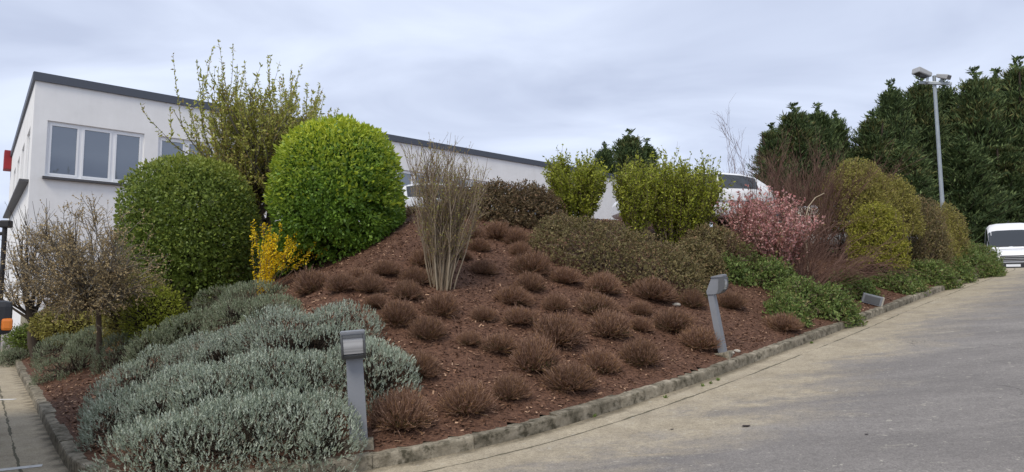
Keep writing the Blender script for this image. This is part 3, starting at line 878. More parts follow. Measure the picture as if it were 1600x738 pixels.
M_BOL = plain("grey_bollard_paint", (.235, .245, .265), .5, .2, noise=.06, scale=5)
M_BFRAME = plain("dark_grey_lamp_frame", (.10, .105, .11), .5)
def opal():
    m, t, b = new_mat("ribbed_lamp_glass")
    b.inputs["Roughness"].default_value = .2; b.inputs["Specular IOR Level"].default_value = .7
    c = t.nodes.new("ShaderNodeTexCoord"); wv = t.nodes.new("ShaderNodeTexWave"); wv.inputs["Scale"].default_value = 22; wv.inputs["Distortion"].default_value = .4
    t.links.new(c.outputs["Object"], wv.inputs["Vector"])
    r = t.nodes.new("ShaderNodeValToRGB"); r.color_ramp.elements[0].color = (.34, .34, .345, 1); r.color_ramp.elements[1].color = (.50, .50, .505, 1)
    t.links.new(wv.outputs["Fac"], r.inputs[0]); t.links.new(r.outputs[0], b.inputs["Base Color"]); return m
M_OPAL = opal()
def prism(nm, prof, y0, y1, mat, par, bev=.0):
    """side profile (x forward, z up) carried across the width"""
    n_ = len(prof)
    V = [(x, y, z) for y in (y0, y1) for x, z in prof]
    F = [tuple(range(n_)), tuple(range(2 * n_ - 1, n_ - 1, -1))] + [(i, i + n_, (i + 1) % n_ + n_, (i + 1) % n_) for i in range(n_)]
    me = rawmesh(nm, V, F, mat)
    import bmesh
    bm = bmesh.new(); bm.from_mesh(me); bmesh.ops.recalc_face_normals(bm, faces=bm.faces)
    if bev: bmesh.ops.bevel(bm, geom=bm.edges[:], offset=bev, segments=2, affect='EDGES')
    bm.to_mesh(me); bm.free()
    return mobj(nm, me, par)
def bollard(label, pos, face, lean, hgt):
    """x axis of the light points where it shines"""
    r = thing("bollard_light", label, "bollard light", pos, face, "bollard lights along the kerb")
    r.rotation_euler = (lean[0], lean[1], face)
    h = hgt - .23
    V = []
    for z, a, b in ((-.06, .042, .080), (.0, .042, .080), (h, .040, .074)):
        V += [(-a, -b, z), (a, -b, z), (a, b, z), (-a, b, z)]
    F = [(k * 4 + i, k * 4 + (i + 1) % 4, k * 4 + 4 + (i + 1) % 4, k * 4 + 4 + i) for k in range(2) for i in range(4)] + [(3, 2, 1, 0), (8, 9, 10, 11)]
    mobj("post", rawmesh("post", V, F, M_BOL), r)
    mobj("concrete_foot", boxmesh("concrete_foot", -.11, .11, -.14, .13, -.10, .025, M_KERB, .012), r)
    prism("lamp_head", [(-.045, h), (.05, h - .012), (.09, h - .008), (.15, h + .03), (.185, h + .10), (.19, h + .225), (.06, h + .225), (-.045, h + .05)], -.090, .090, M_BOL, r, .006)
    arc = [(.095, h - .014), (.15, h - .002), (.196, h + .035), (.222, h + .085), (.234, h + .15), (.234, h + .205)]
    for sg in (-1, 1):
        prism("lens_frame", arc + [(.16, h + .205), (.13, h + .06)], sg * .098 - .010, sg * .098 + .010, M_BFRAME, r, .003)
    prism("lens_frame", [(.225, h + .180), (.238, h + .180), (.238, h + .207), (.225, h + .207)], -.0875, .0875, M_BFRAME, r, .003)
    prism("lens_frame", [(.10, h - .012), (.15, h + .000), (.185, h + .024), (.17, h + .035), (.10, h + .01)], -.0875, .0875, M_BFRAME, r, .003)
    prism("lens", [(x - .008, z + .002) for x, z in arc[2:]] + [(.16, h + .205), (.14, h + .06)], -.0865, .0865, M_OPAL, r, .002)
    prism("lid", [(.05, h + .222), (.06, h + .240), (.21, h + .250), (.232, h + .236), (.226, h + .208), (.20, h + .205)], -.107, .107, M_BOL, r, .006)
    return r
b1 = spot(561, 692); b2 = spot(1130, 553)
bollard("grey bollard light among the silver lavender at the kerb corner", b1, R(-78), (R(4.2), R(-2), 0), 1.0)
bollard("grey bollard light leaning over brown heathers near the middle of the kerb", b2, R(-32), (R(2), R(-9), 0), 1.06)
M_STONE = plain("pale_stone", (.42, .39, .33), .85, noise=.2, scale=20)
b3 = spot(1369, 478)
r3 = thing("floodlight_box", "small grey lamp box lying tilted at the kerb under green shrubs", "floodlight", b3 + (0, 0, .1), R(-8))
r3.rotation_euler = (R(6), R(16), R(-20))
mobj("housing", boxmesh("housing", -.26, .12, -.08, .08, -.09, .10, M_BOL, .012), r3)
mobj("lens", boxmesh("lens", -.22, .06, -.088, -.07, -.065, .075, M_BFRAME, .004), r3)
mobj("rim", boxmesh("rim", .10, .13, -.085, .085, -.095, .105, M_STONE, .01), r3)

# stones and litter
def rock(name, label, p, r, mat, cat, group=None):
    u = ball(60); u = np.array([(math.sin(t) * math.cos(q), math.sin(t) * math.sin(q), math.cos(t)) for t in np.linspace(.0, math.pi, 7) for q in np.linspace(0, 2 * math.pi, 9)[:-1]])
    k = 1 + .22 * lump(u, 2.2, int(p[0] * 977) % 1000)
    v = u * k[:, None] * np.array(r)
    F = [(i * 8 + j, i * 8 + (j + 1) % 8, (i + 1) * 8 + (j + 1) % 8, (i + 1) * 8 + j) for i in range(6) for j in range(8)]
    o = mobj(name, rawmesh(name, v, F, mat)); o.location = p; return tag(o, label, cat, group)
for (px, py, r, l) in ((1141, 553, .05, "small pale stone at the foot of the leaning bollard light"), (1152, 550, .04, "pale pebble on the kerb right of the leaning bollard light"), (1057, 478, .055, "round pale stone in the bark below the spreading hedge")):
    p = spot(px, py); rock("stone", l, (p[0], p[1], p[2] + r * .3), (r * 1.3, r, r * .6), M_STONE, "stone")
M_DLEAF = plain("dead_leaf", (.03, .018, .014), .8)
for (px, py, r, l) in ((1166, 667, .05, "dark dead leaf lying alone on the concrete drive"), (1050, 672, .022, "tiny dark leaf crumb on the pale part of the drive"), (1354, 680, .022, "tiny dark leaf crumb on the grey part of the drive")):
    p = spot(px, py, ground=zr)
    g = Geo(); g.scatter(np.array([(0, 0, -.5), (.35, .03, -.1), (.0, .06, .5), (-.3, .02, .05)]), LEAF_F, np.array([[p[0], p[1], p[2] + .008]]), np.array([[.9, .3, .0]]), r * 2, None, np.array([[0, 0, 1.0]]))
    v = g.v[0]; o = mobj("dead_leaf", rawmesh("dead_leaf", v - p, g.f[0], M_DLEAF)); o.location = p; tag(o, l, "leaf")

# ================================================================== PLANTS
BARK_GREY = leafy("grey_bark", (.11, .095, .075), (.19, .165, .13), (.28, .25, .20), None, 0, .9, .1)
BARK_DARK = leafy("dark_bark", (.035, .028, .022), (.06, .048, .037), (.10, .08, .06), None, 0, .9, .1)
BARK_PALE = leafy("pale_tan_bark", (.17, .13, .09), (.29, .23, .16), (.42, .35, .25), None, 0, .9, .1)
BARK_RED = leafy("reddish_twigs", (.085, .045, .035), (.15, .085, .065), (.24, .15, .115), None, 0, .8, .15)
BARK_BROWN = leafy("brown_twigs", (.09, .065, .046), (.165, .12, .085), (.25, .19, .14), None, 0, .85, .15)

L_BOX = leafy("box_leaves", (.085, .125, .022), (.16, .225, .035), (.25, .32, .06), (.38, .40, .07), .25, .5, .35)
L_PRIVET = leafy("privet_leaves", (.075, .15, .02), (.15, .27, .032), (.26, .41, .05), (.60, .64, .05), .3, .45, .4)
L_WILLOW = leafy("olive_young_leaves", (.27, .28, .055), (.41, .42, .09), (.55, .55, .15), (.36, .26, .10), .3, .6, .25)
L_BUD = leafy("tan_buds", (.36, .25, .125), (.48, .36, .18), (.60, .48, .26), None, .2, .7, .2)
L_LAV = leafy("silver_lavender", (.23, .275, .20), (.37, .42, .325), (.52, .565, .465), (.20, .165, .12), .18, .75, .2, .06)
L_LAVG = leafy("green_grey_lavender", (.16, .195, .115), (.25, .29, .18), (.36, .39, .27), (.17, .14, .10), .18, .75, .2, .06)
L_HEATH = leafy("heather_twigs", (.14, .076, .052), (.27, .158, .108), (.46, .30, .215), (.48, .28, .125), .12, .85, .12, .12)
L_HEATHG = leafy("heather_green_base", (.05, .048, .022), (.09, .085, .035), (.15, .125, .055), None, .15, .8, .15, .10)
L_COTO = leafy("cotoneaster_brown_olive", (.105, .095, .036), (.185, .155, .066), (.285, .235, .11), (.34, .21, .115), .2, .6, .25)
L_COTD = leafy("cotoneaster_dark", (.075, .062, .03), (.135, .10, .05), (.22, .16, .085), (.28, .165, .10), .2, .6, .25)
L_GREEN = leafy("green_groundcover", (.085, .13, .032), (.15, .215, .055), (.24, .315, .09), (.26, .20, .08), .25, .5, .3)
L_LIME = leafy("lime_spring_leaves", (.19, .22, .022), (.33, .37, .04), (.48, .50, .07), (.17, .21, .03), .32, .5, .3)
L_PINK = leafy("pink_blossom", (.46, .19, .18), (.63, .32, .30), (.80, .52, .48), (.20, .16, .07), .3, .6, .2)
L_OLIVE = leafy("olive_yellow_leaves", (.19, .175, .04), (.32, .295, .07), (.46, .42, .12), (.26, .19, .09), .28, .6, .25)
L_YELLOW = leafy("forsythia_flowers", (.74, .50, .01), (.86, .62, .015), (.92, .72, .04), None, .25, .5, .2)
L_YG = leafy("yellow_green_leaves", (.19, .195, .03), (.32, .32, .045), (.46, .44, .07), (.24, .18, .07), .28, .6, .25)
TAN = leafy("tan_twigs", (.15, .11, .078), (.25, .19, .135), (.36, .285, .21), None, 0, .85, .15)
L_CYP = leafy("cypress_sprays", (.045, .073, .032), (.092, .135, .052), (.16, .205, .075), (.22, .19, .07), .12, .7, .2, .12)

def noisy(n, s=1.0): return rng.normal(size=(n, 3)) * s
UP = np.array([0, 0, 1.0])

def leaf_cloud(g, P, Nn, L0, W0, out=.6, up=.3, rand=.8, tip=None, var=.48):
    n = len(P)
    d = Nn * out + UP * up + noisy(n, rand)
    s = L0 * (1 + var * rng.normal(size=n)).clip(.45, 1.9)
    roll = np.cross(unit(d), Nn) + noisy(n, .35)
    g.scatter(LEAF, LEAF_F, P, d, s, tip, np.cross(unit(d), roll), None, s * W0)

def stems_to(g, root, targets, r0, r1, k=5, wander=.12, sides=4, bow=.3):
    n = len(targets); t = np.linspace(0, 1, k + 1)[None, :, None]
    root = np.broadcast_to(root, targets.shape)
    mid = (root + targets) / 2 + np.array([0, 0, 1]) * bow * np.linalg.norm(targets - root, axis=1)[:, None] * .5
    mid[:, :2] = root[:, :2] + (targets[:, :2] - root[:, :2]) * .38
    P = (1 - t) ** 2 * root[:, None] + 2 * t * (1 - t) * mid[:, None] + t * t * targets[:, None]
    P[:, 1:-1] += rng.normal(size=P[:, 1:-1].shape) * wander * .12
    g.tubes(P, r0, r1, sides); return P

def ht(px, py, Y, b): return float(atY(px, py, Y)[2] - b[2])
# ---------------------------------------------------------------- clipped evergreen domes
def clipped(name, label, b, rad, hgt, mat, n, L0, W0, power, seed, tipz=None, lift=.0, bumps=.045, gaps=.25, group=None, cat="shrub"):
    r = thing(name, label, cat, b, 0, group)
    c = b + UP * (lift + hgt * .46)
    el = [(c, (rad[0], rad[1], hgt * .54))]
    P, Nn, D = shell(el, n, .22, -.96, power, bumps, 2.6, seed, clear=.03)
    keep = lump(P, 6.0, seed + 3) > (-1 + gaps * (1.3 - .6 * Nn[:, 2]))
    P, Nn, D = P[keep], Nn[keep], D[keep]
    tip = None
    if tipz is not None:
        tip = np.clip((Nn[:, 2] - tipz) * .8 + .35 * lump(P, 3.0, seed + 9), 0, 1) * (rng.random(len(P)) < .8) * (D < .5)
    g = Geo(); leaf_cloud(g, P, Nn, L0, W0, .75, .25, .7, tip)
    # loose shoots that have grown past the shears
    P2, N2, _ = shell(el, n // 30, .02, -.2, power, bumps, 2.6, seed, clear=.1)
    leaf_cloud(g, P2 + N2 * .04 * rng.random((len(P2), 1)), N2, L0 * 1.2, W0, 1.2, .5, .4, None if tip is None else np.full(len(P2), .5))
    P3, N3, _ = shell([(c, tuple(np.array(el[0][1]) * .84))], n // 7, .35, -.96, power, 0, 1, seed, clear=.03)
    leaf_cloud(g, P3, N3, L0 * 2.3, W0, .3, .2, 1.0, None)
    g.obj("foliage", mat, r)
    s = Geo()
    tg, tn, _ = shell(el, 60, .4, -.5, power, 0, 1, seed, ground=False)
    Q = stems_to(s, b - UP * .08 + noisy(len(tg), .06) * np.array([1, 1, 0]), tg * .8 + (c) * .2, .022, .006)
    st, dr = spawn(Q, 900, .35, 1, .7); s.tubes(grow(st, dr, .35, 2, .2), .005, .002, 3)
    s.obj("stems", BARK_DARK, r)
    return r
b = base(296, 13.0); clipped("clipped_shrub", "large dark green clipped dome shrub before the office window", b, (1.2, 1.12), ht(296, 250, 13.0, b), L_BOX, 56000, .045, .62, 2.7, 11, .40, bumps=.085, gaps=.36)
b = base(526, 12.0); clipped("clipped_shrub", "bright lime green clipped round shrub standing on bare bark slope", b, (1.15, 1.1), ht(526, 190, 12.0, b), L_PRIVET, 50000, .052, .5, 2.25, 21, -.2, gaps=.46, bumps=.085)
b = base(245, 10.6); clipped("low_shrub", "small bright yellow green mound under the dark green dome", b, (.46, .42), ht(245, 448, 10.6, b), L_LIME, 7000, .028, .5, 2.1, 31)
b = base(212, 11.6); clipped("low_shrub", "olive green low mound left of the bright yellow green mound", b, (.62, .55), ht(212, 425, 11.6, b), L_OLIVE, 9000, .03, .5, 2.1, 32)
b = base(132, 14.2); clipped("low_shrub", "low olive shrub against the white wall behind the small tree", b, (1.0, .6), .85, L_OLIVE, 9000, .035, .5, 2.1, 35)
b = base(84, 15.2); clipped("low_shrub", "low dark green shrub behind the pollarded tree", b, (.9, .6), .6, L_BOX, 7000, .035, .5, 2.1, 36)
b = base(448, 12.6); clipped("low_shrub", "small dark green mound between yellow forsythia and lime shrub", b, (.45, .45), .95, L_PRIVET, 6000, .045, .5, 2.1, 33)
b = spot(487, 413); clipped("seedling", "tiny green seedling at the foot of the lime shrub", b, (.17, .14), .16, L_PRIVET, 500, .045, .5, 2.0, 34, cat="plant")

# ---------------------------------------------------------------- tall loose tree behind
def tall_tree():
    b = base(408, 15.0)
    r = thing("willow_tree", "tall loose olive green tree with upright shoots behind clipped domes", "tree", b)
    g = Geo()
    trunk = grow(np.array([b - UP * .1, b - UP * .1 + (.1, 0, 0)]), np.array([(-.02, 0, 1), (.10, .1, 1.0)]), 1.7, 6, .05)
    g.tubes(trunk, .13, .085, 8); g.obj("trunk", BARK_GREY, r)
    top = b + UP * 1.35
    g = Geo()
    st, d = spawn(trunk, 46, .45, 1, .95); d[:, 2] = np.abs(d[:, 2]) + .12
    limbs = grow(st, d, rng.uniform(1.0, 2.1, 46), 6, .12, .11); g.tubes(limbs, .05, .018, 6)
    st, d = spawn(limbs, 330, .2, 1, .6); br = grow(st, d, rng.uniform(.6, 1.5, 330), 6, .08, .16); g.tubes(br, .016, .005, 4)
    st, d = spawn(br, 1700, .1, 1, .5); tw = grow(st, d, rng.uniform(.3, .9, 1700), 3, .07, .17); g.tubes(tw, .006, .0025, 3)
    # long shoots standing above the crown
    st, d = spawn(br, 110, .6, 1, .3); d = unit(d + UP * .9); sh = grow(st, d, rng.uniform(.6, 1.6, 110), 6, .05, .12); g.tubes(sh, .008, .003, 3)
    g.obj("branches", BARK_GREY, r)
    g = Geo()
    for P, n, s in ((tw, 40000, .084), (br, 7000, .066), (sh, 7000, .066)):
        p, t, u = along(P, n, .08, 1)
        dd = t * .7 + noisy(n, .55)
        sc = s * rng.uniform(.6, 1.3, n)
        low = np.clip(1 - (p[:, 2] - b[2] - 1.2) / 1.6, 0, 1)
        g.scatter(LEAF, LEAF_F, p, dd, sc, (rng.random(n) < .15 + .45 * low) * .8, None, None, sc * .42)
    g.obj("crown", L_WILLOW, r)
tall_tree()

# ---------------------------------------------------------------- bare small trees at the left
def twiggy_tree():
    b = spot(152, 584)
    r = thing("small_tree", "small round headed tree with bare tan twigs before white wall", "tree", b)
    g = Geo()
    tr = grow(np.array([b - UP * .12]), np.array([(-.02, 0, 1.0)]), 1.25, 8, .05, .02)
    g.tubes(tr, .042, .03, 8); g.obj("trunk", BARK_BROWN, r)
    c = tr[0, -1] + np.array([-.24, .1, .36])
    g = Geo()
    u = ball(46, -.25); tg = c + u * np.array([.88, .82, .84])
    lb = stems_to(g, tr[0, -2], tg, .02, .006, 6, .5, 5, -.1)
    st, d = spawn(lb, 520, .2, 1, .75); d = unit(d + unit(st - c) * .45)
    b2 = grow(st, d, rng.uniform(.2, .48, 520), 4, .16, .02); g.tubes(b2, .006, .003, 3)
    st, d = spawn(b2, 3600, .1, 1, .7); b3 = grow(st, d, rng.uniform(.10, .26, 3600), 2, .2); g.tubes(b3, .003, .0016, 3)
    g.obj("branches", BARK_GREY, r)
    g = Geo()
    p, t, u_ = along(b3, 27000, .1, 1); n = len(p); s = rng.uniform(.015, .034, n)
    g.scatter(LEAF, LEAF_F, p, t + noisy(n, .8), s, None, None, None, s * .6)
    g.obj("crown", L_BUD, r)
twiggy_tree()
def pollard():
    b = base(68, 14.2)
    r = thing("pollarded_tree", "dark gnarled pollarded tree with long bare upright shoots by wall", "tree", b)
    g = Geo()
    tr = grow(np.repeat((b - UP * .1)[None], 4, 0), np.array([(-.4, 0, .9), (.02, 0, 1), (.3, .1, .95), (.55, -.1, .85)]), np.array([1.2, 1.7, 1.6, 1.5]), 6, .12, .12)
    g.tubes(tr, .085, .05, 7); g.obj("trunk", BARK_DARK, r)
    g = Geo()
    st, d = spawn(tr, 26, .45, 1, .6); l1 = grow(st, d, rng.uniform(.5, 1.1, 26), 5, .2, .12); g.tubes(l1, .035, .014, 5)
    st, d = spawn(l1, 150, .3, 1, .6); l2 = grow(st, unit(d + UP * .5), rng.uniform(.7, 1.5, 150), 5, .07, .18); g.tubes(l2, .010, .003, 3)
    st, d = spawn(l2, 420, .1, .9, .5); l3 = grow(st, d, rng.uniform(.15, .45, 420), 3, .12, .1); g.tubes(l3, .0045, .002, 3)
    g.obj("branches", BARK_DARK, r)
    g = Geo(); p, t, u_ = along(l3, 2200, .1, 1); s = rng.uniform(.012, .025, 2200)
    g.scatter(LEAF, LEAF_F, p, t + noisy(2200, .7), s, None, None, None, s * .6); g.obj("crown", L_BUD, r)
pollard()

# ---------------------------------------------------------------- forsythia
def forsythia():
    b = base(414, 11.2)
    r = thing("forsythia", "yellow flowering forsythia between the dark dome and lime shrub", "shrub", b)
    g = Geo()
    n = 26
    d = np.stack([rng.normal(size=n) * .08, rng.normal(size=n) * .08, np.ones(n)], 1); d[18:, 0] += .62
    hh = ht(414, 345, 11.2, b); ln = hh * rng.uniform(.6, 1.05, n); ln[18:] = hh * rng.uniform(.8, 1.1, n - 18)
    P = grow(b + noisy(n, .07) * np.array([1, 1, 0]), d, ln, 6, .09, .02); g.tubes(P, .007, .003, 4); g.obj("stems", BARK_BROWN, r)
    g = Geo()
    p, t, u = along(P[:18], 3000, .05, 1); p2, t2, u2 = along(P[18:], 700, .5, 1)
    p = np.r_[p, p2] + noisy(len(p) + len(p2), .018); s = rng.uniform(.025, .05, len(p))
    g.scatter(LEAF, LEAF_F, p, noisy(len(p)) + np.array([0, -.4, .2]), s, None, None, None, s * .55); g.obj("flowers", L_YELLOW, r)
forsythia()

# ---------------------------------------------------------------- lavender
SPRIG = [tuft(7, .60, 40 + i, .12, (0.1, .3, .5, .66), .33) for i in range(4)]
def lavender(label, ells, dens, mat, seed, scale=.074, name="lavender_bush"):
    c0 = np.mean([e[0] for e in ells], 0)
    root = np.array([c0[0], c0[1], float(H(c0[0], c0[1]))])
    r = thing(name, label, "lavender", root, 0, "lavender bushes")
    ar = sum(2 * math.pi * ((e[1][0] * e[1][1]) ** 1.6 / 3 + 2 * (e[1][0] * e[1][2]) ** 1.6 / 3) ** (1 / 1.6) for e in ells)
    g = Geo()
    n = int(dens * ar)
    P, Nn, D = shell(ells, n, .17, -.15, 2.2, .15, 4.2, seed, .74, clear=.01)
    hole = lump(P, 5.5, seed + 5) + .5 * lump(P, 11, seed + 6)
    keep = hole > -.48
    P, Nn, D = P[keep], Nn[keep], D[keep]
    q = rng.integers(0, 4, len(P))
    d = UP * .75 + Nn * .65 + noisy(len(P), .22)
    sc = scale * rng.uniform(.65, 1.25, len(P))
    dry = (rng.random(len(P)) < .05 + .25 * (hole[keep] < -.35)) * .8
    for i in range(4):
        m = q == i
        g.scatter(SPRIG[i][0], SPRIG[i][1], P[m] - unit(d[m]) * sc[m][:, None] * .5, d[m], sc[m], dry[m])
    g.obj("foliage", mat, r)
    s = Geo()
    m = 80 * len(ells); k = rng.integers(0, len(P), m)
    rt = np.stack([c0[0] + (P[k, 0] - c0[0]) * .2, c0[1] + (P[k, 1] - c0[1]) * .2], 1)
    rt = np.c_[rt, H(rt[:, 0], rt[:, 1]) - .03]
    stems_to(s, rt, P[k] - Nn[k] * .05, .007, .003, 3, .3, 3, .1)
    s.obj("stems", BARK_DARK, r)
def dome(px, py, rx, ry, h, sink=.15):
    p = spot(px, py, h * .98)
    return ((p[0], p[1], float(H(p[0], p[1])) - sink), (rx, ry, h + sink))
LAV = [
    ("silver lavender in the front row, nearest the rounded kerb corner", [dome(246, 650, 0.46, 0.59, 0.40), dome(300, 632, 0.53, 0.64, 0.43)], 1),
    ("silver lavender in the middle of the front row", [dome(372, 622, 0.55, 0.64, 0.43), dome(430, 612, 0.51, 0.61, 0.43)], 2),
    ("silver lavender at the right end of front row beside the bollard light", [dome(490, 612, 0.48, 0.59, 0.43), dome(516, 634, 0.33, 0.51, 0.40)], 3),
    ("silver lavender at the low left end of the second row", [dome(195, 620, 0.35, 0.49, 0.32), dome(268, 600, .42, .5, .34), dome(222, 596, 0.46, 0.56, 0.37)], 4),
    ("silver lavender in the middle of the second row", [dome(345, 590, .44, .5, .36), dome(300, 568, 0.51, 0.59, 0.40), dome(360, 560, 0.51, 0.59, 0.40)], 5),
    ("silver lavender behind the gap left of the bollard light", [dome(445, 578, .44, .5, .36), dome(430, 548, 0.55, 0.61, 0.40), dome(490, 545, 0.51, 0.59, 0.40)], 6),
    ("silver lavender bulging out behind the bollard light towards the heathers", [dome(566, 530, 0.55, 0.61, 0.44), dome(604, 548, 0.37, 0.51, 0.38)], 7),
    ("silver lavender at the low left end of the third row", [dome(184, 592, 0.31, 0.44, 0.29), dome(216, 566, 0.44, 0.54, 0.34), dome(262, 542, 0.44, 0.54, 0.35)], 8),
    ("silver lavender at the middle of the third row", [dome(345, 532, .42, .5, .34), dome(330, 516, 0.51, 0.59, 0.38), dome(390, 498, 0.51, 0.59, 0.38)], 9),
    ("silver lavender crowning the big patch below the brown heathers", [dome(455, 512, .46, .5, .36), dome(525, 506, .44, .5, .36), dome(450, 482, 0.55, 0.59, 0.40), dome(530, 474, 0.53, 0.59, 0.38)], 10),
    ("grey lavender mound at the top under the yellow forsythia", [dome(372, 470, .5, .5, .36), dome(432, 462, .45, .45, .34), dome(352, 448, 0.57, 0.58, 0.37), dome(405, 438, 0.66, 0.58, 0.38)], 11),
]
for lb, el, sd_ in LAV:
    lavender(lb, el, 1040, L_LAV if sd_ != 11 else L_LAVG, 100 + sd_)
LAVG = [
    ("green grey lavender right of the small tree trunk", [dome(196, 522, .46, .42, .42), dome(250, 510, .44, .42, .42)], 1),
    ("green grey lavender running up to the bright yellow green mound", [dome(322, 482, .45, .45, .36), dome(292, 492, .46, .42, .42), dome(246, 488, .4, .4, .4)], 2),
    ("green grey lavender low at left of the small tree trunk", [dome(98, 556, .40, .38, .32), dome(132, 545, .34, .36, .34)], 3),
    ("green grey lavender behind the low one, left of the trunk", [dome(104, 522, .56, .5, .46), dome(150, 510, .5, .48, .46)], 4),
    ("green grey lavender beneath the pollarded tree at the kerb end", [dome(40, 524, .52, .5, .42), dome(22, 545, .40, .40, .34)], 5),
    ("green grey lavender between the trunk and the olive mound", [dome(186, 492, .5, .46, .44)], 6),
]
for lb, el, sd_ in LAVG:
    lavender(lb, el, 1150, L_LAVG, 200 + sd_, .078)

# ---------------------------------------------------------------- heathers
def heather_proto(seed):
    """unit plant, radius about 1, height about 1"""
    global rng
    keep = rng; rng = np.random.default_rng(seed)
    g = Geo(); n = 1600
    u = ball(n, -.05); u[:, 2] = np.abs(u[:, 2])
    lo = 1 + (.12 + .035 * (seed % 5)) * lump(u, 2.2 + .3 * (seed % 3), seed)
    tipp = u * np.array([1, 1, .95]) * (lo * (1.05 - .30 * rng.random(n) ** 1.3))[:, None]
    rt = np.c_[tipp[:, :2] * .30 + rng.normal(size=(n, 2)) * .08, np.full(n, -.06)]
    d = unit(tipp - rt); ln = .42 + .32 * rng.random(n)
    st = tipp - d * ln[:, None]
    P = grow(st, d + noisy(n, .14), ln, 2, .14, .12)
    bl = P
    # each twig is a thin three-sided wisp
    g.tubes(bl, .011, .005, 3); g.t[-1] = np.repeat((rng.random(n) < .30) * rng.random(n), bl.shape[1] * 3)
    st, dr = spawn(bl, 1500, .25, .95, .5); tw = grow(st, dr, rng.uniform(.12, .30, 1500), 2, .2, .18); g.tubes(tw, .0085, .004, 3)
    p, t, _ = along(tw, 3200, .1, 1); s = rng.uniform(.03, .06, 3200)
    g.scatter(LEAF, LEAF_F, p, t + noisy(3200, .5), s, (rng.random(3200) < .3) * .8, None, None, s * .4)
    me1 = g.mesh("heather_twigs", L_HEATH)
    g = Geo(); m = 1500; u = ball(m, 0); p = u * np.array([.82, .82, .5]) * (.6 + .35 * rng.random((m, 1))); s = rng.uniform(.06, .13, m)
    g.scatter(LEAF, LEAF_F, p, u + UP * .5 + noisy(m, .5), s, None, None, None, s * .3)
    me2 = g.mesh("heather_base", L_HEATHG)
    rng = keep
    return me1, me2
HP = [heather_proto(300 + i) for i in range(5)]
ROWS = {   # px centre, base y, width px, height ratio
    "front": [(627, 672, 108), (730, 648, 92), (797, 624, 64), (890, 613, 98), (1092, 547, 66), (1222, 520, 62)],
    "second": [(655, 588, 66), (835, 580, 84), (940, 583, 80), (1000, 572, 70), (1050, 520, 76), (1140, 484, 58)],
    "third": [(733, 541, 50), (778, 552, 60), (870, 540, 78), (952, 530, 76), (1000, 518, 46), (1080, 482, 54)],
    "fourth": [(623, 508, 70), (668, 530, 60), (755, 502, 50), (812, 510, 64), (868, 487, 58), (933, 496, 74), (1000, 494, 50), (1020, 472, 68)],
    "fifth": [(590, 482, 46), (636, 470, 60), (688, 493, 60), (803, 476, 54), (828, 456, 54), (882, 445, 54), (942, 462, 70)],
    "sixth": [(492, 460, 62), (536, 458, 62), (578, 460, 60), (648, 446, 58), (755, 430, 50), (828, 431, 66)],
    "seventh": [(560, 440, 46), (602, 431, 48), (662, 418, 48), (722, 408, 40), (748, 394, 46), (812, 402, 46)],
    "uppermost": [(742, 378, 42), (776, 376, 52), (806, 384, 44)],
}
ORD = ["leftmost", "second from left", "third from left", "fourth from left", "fifth from left", "sixth from left", "seventh from left", "rightmost"]
hn = 0
for rn, lst in ROWS.items():
    lst = sorted(lst)
    for i, (px, py, wd) in enumerate(lst):
        p = spot(px, py - wd * .10)
        rad = wd / FPX * p[1] * .50 * rng.uniform(.84, 1.14)
        nm = "rightmost" if i == len(lst) - 1 else ORD[i]
        r = thing("heather", f"brown heather clump, {nm} in the {rn} row up from kerb", "heather", (p[0], p[1], p[2] - .01), rng.random() * 6.28, "brown heathers on the bark slope")
        hz = rad * rng.uniform(.82, 1.12); r.rotation_euler = (rng.normal() * .06, rng.normal() * .06, r.rotation_euler[2])
        k = (hn * 3) % 5; hn += 1
        for nm2, me in (("twigs", HP[k][0]), ("green_base", HP[k][1])):
            o = mobj(nm2, me, r); o.scale = (rad, rad * rng.uniform(.9, 1.1), hz)

# ---------------------------------------------------------------- vase-shaped bare shrub
def vase_shrub():
    b = spot(690, 449)
    r = thing("bare_shrub", "tall vase shaped shrub with pale bare stems amid the heathers", "shrub", b)
    g = Geo(); n = 64
    a = rng.random(n) * 6.283; rr = np.sqrt(rng.random(n))
    st = b + np.stack([np.cos(a) * rr * .17, np.sin(a) * rr * .15, np.full(n, -.05)], 1)
    d = np.stack([np.cos(a) * rr * .20, np.sin(a) * rr * .19, np.ones(n)], 1)
    P = grow(st, d, rng.uniform(1.1, 1.85, n), 8, .055, .02); g.tubes(P, rng.uniform(.005, .012, n), .003, 5); g.obj("stems", BARK_PALE, r)
    g = Geo()
    s1, d1 = spawn(P, 950, .22, 1, .36); T = grow(s1, d1, rng.uniform(.2, .48, 950), 3, .07, .13); g.tubes(T, .0045, .002, 3)
    s2, d2 = spawn(T, 2900, .1, 1, .5); T2 = grow(s2, d2, rng.uniform(.08, .26, 2900), 2, .12, .12); g.tubes(T2, .0026, .0014, 3)
    g.obj("twigs", TAN, r)
    g = Geo()
    p, t, _ = along(T2, 15000, .1, 1); m = len(p); s = rng.uniform(.014, .030, m)
    g.scatter(LEAF, LEAF_F, p, t + noisy(m, .6), s, (rng.random(m) < .55) * 1.0, None, None, s * .45); g.obj("foliage", L_WILLOW, r)
vase_shrub()

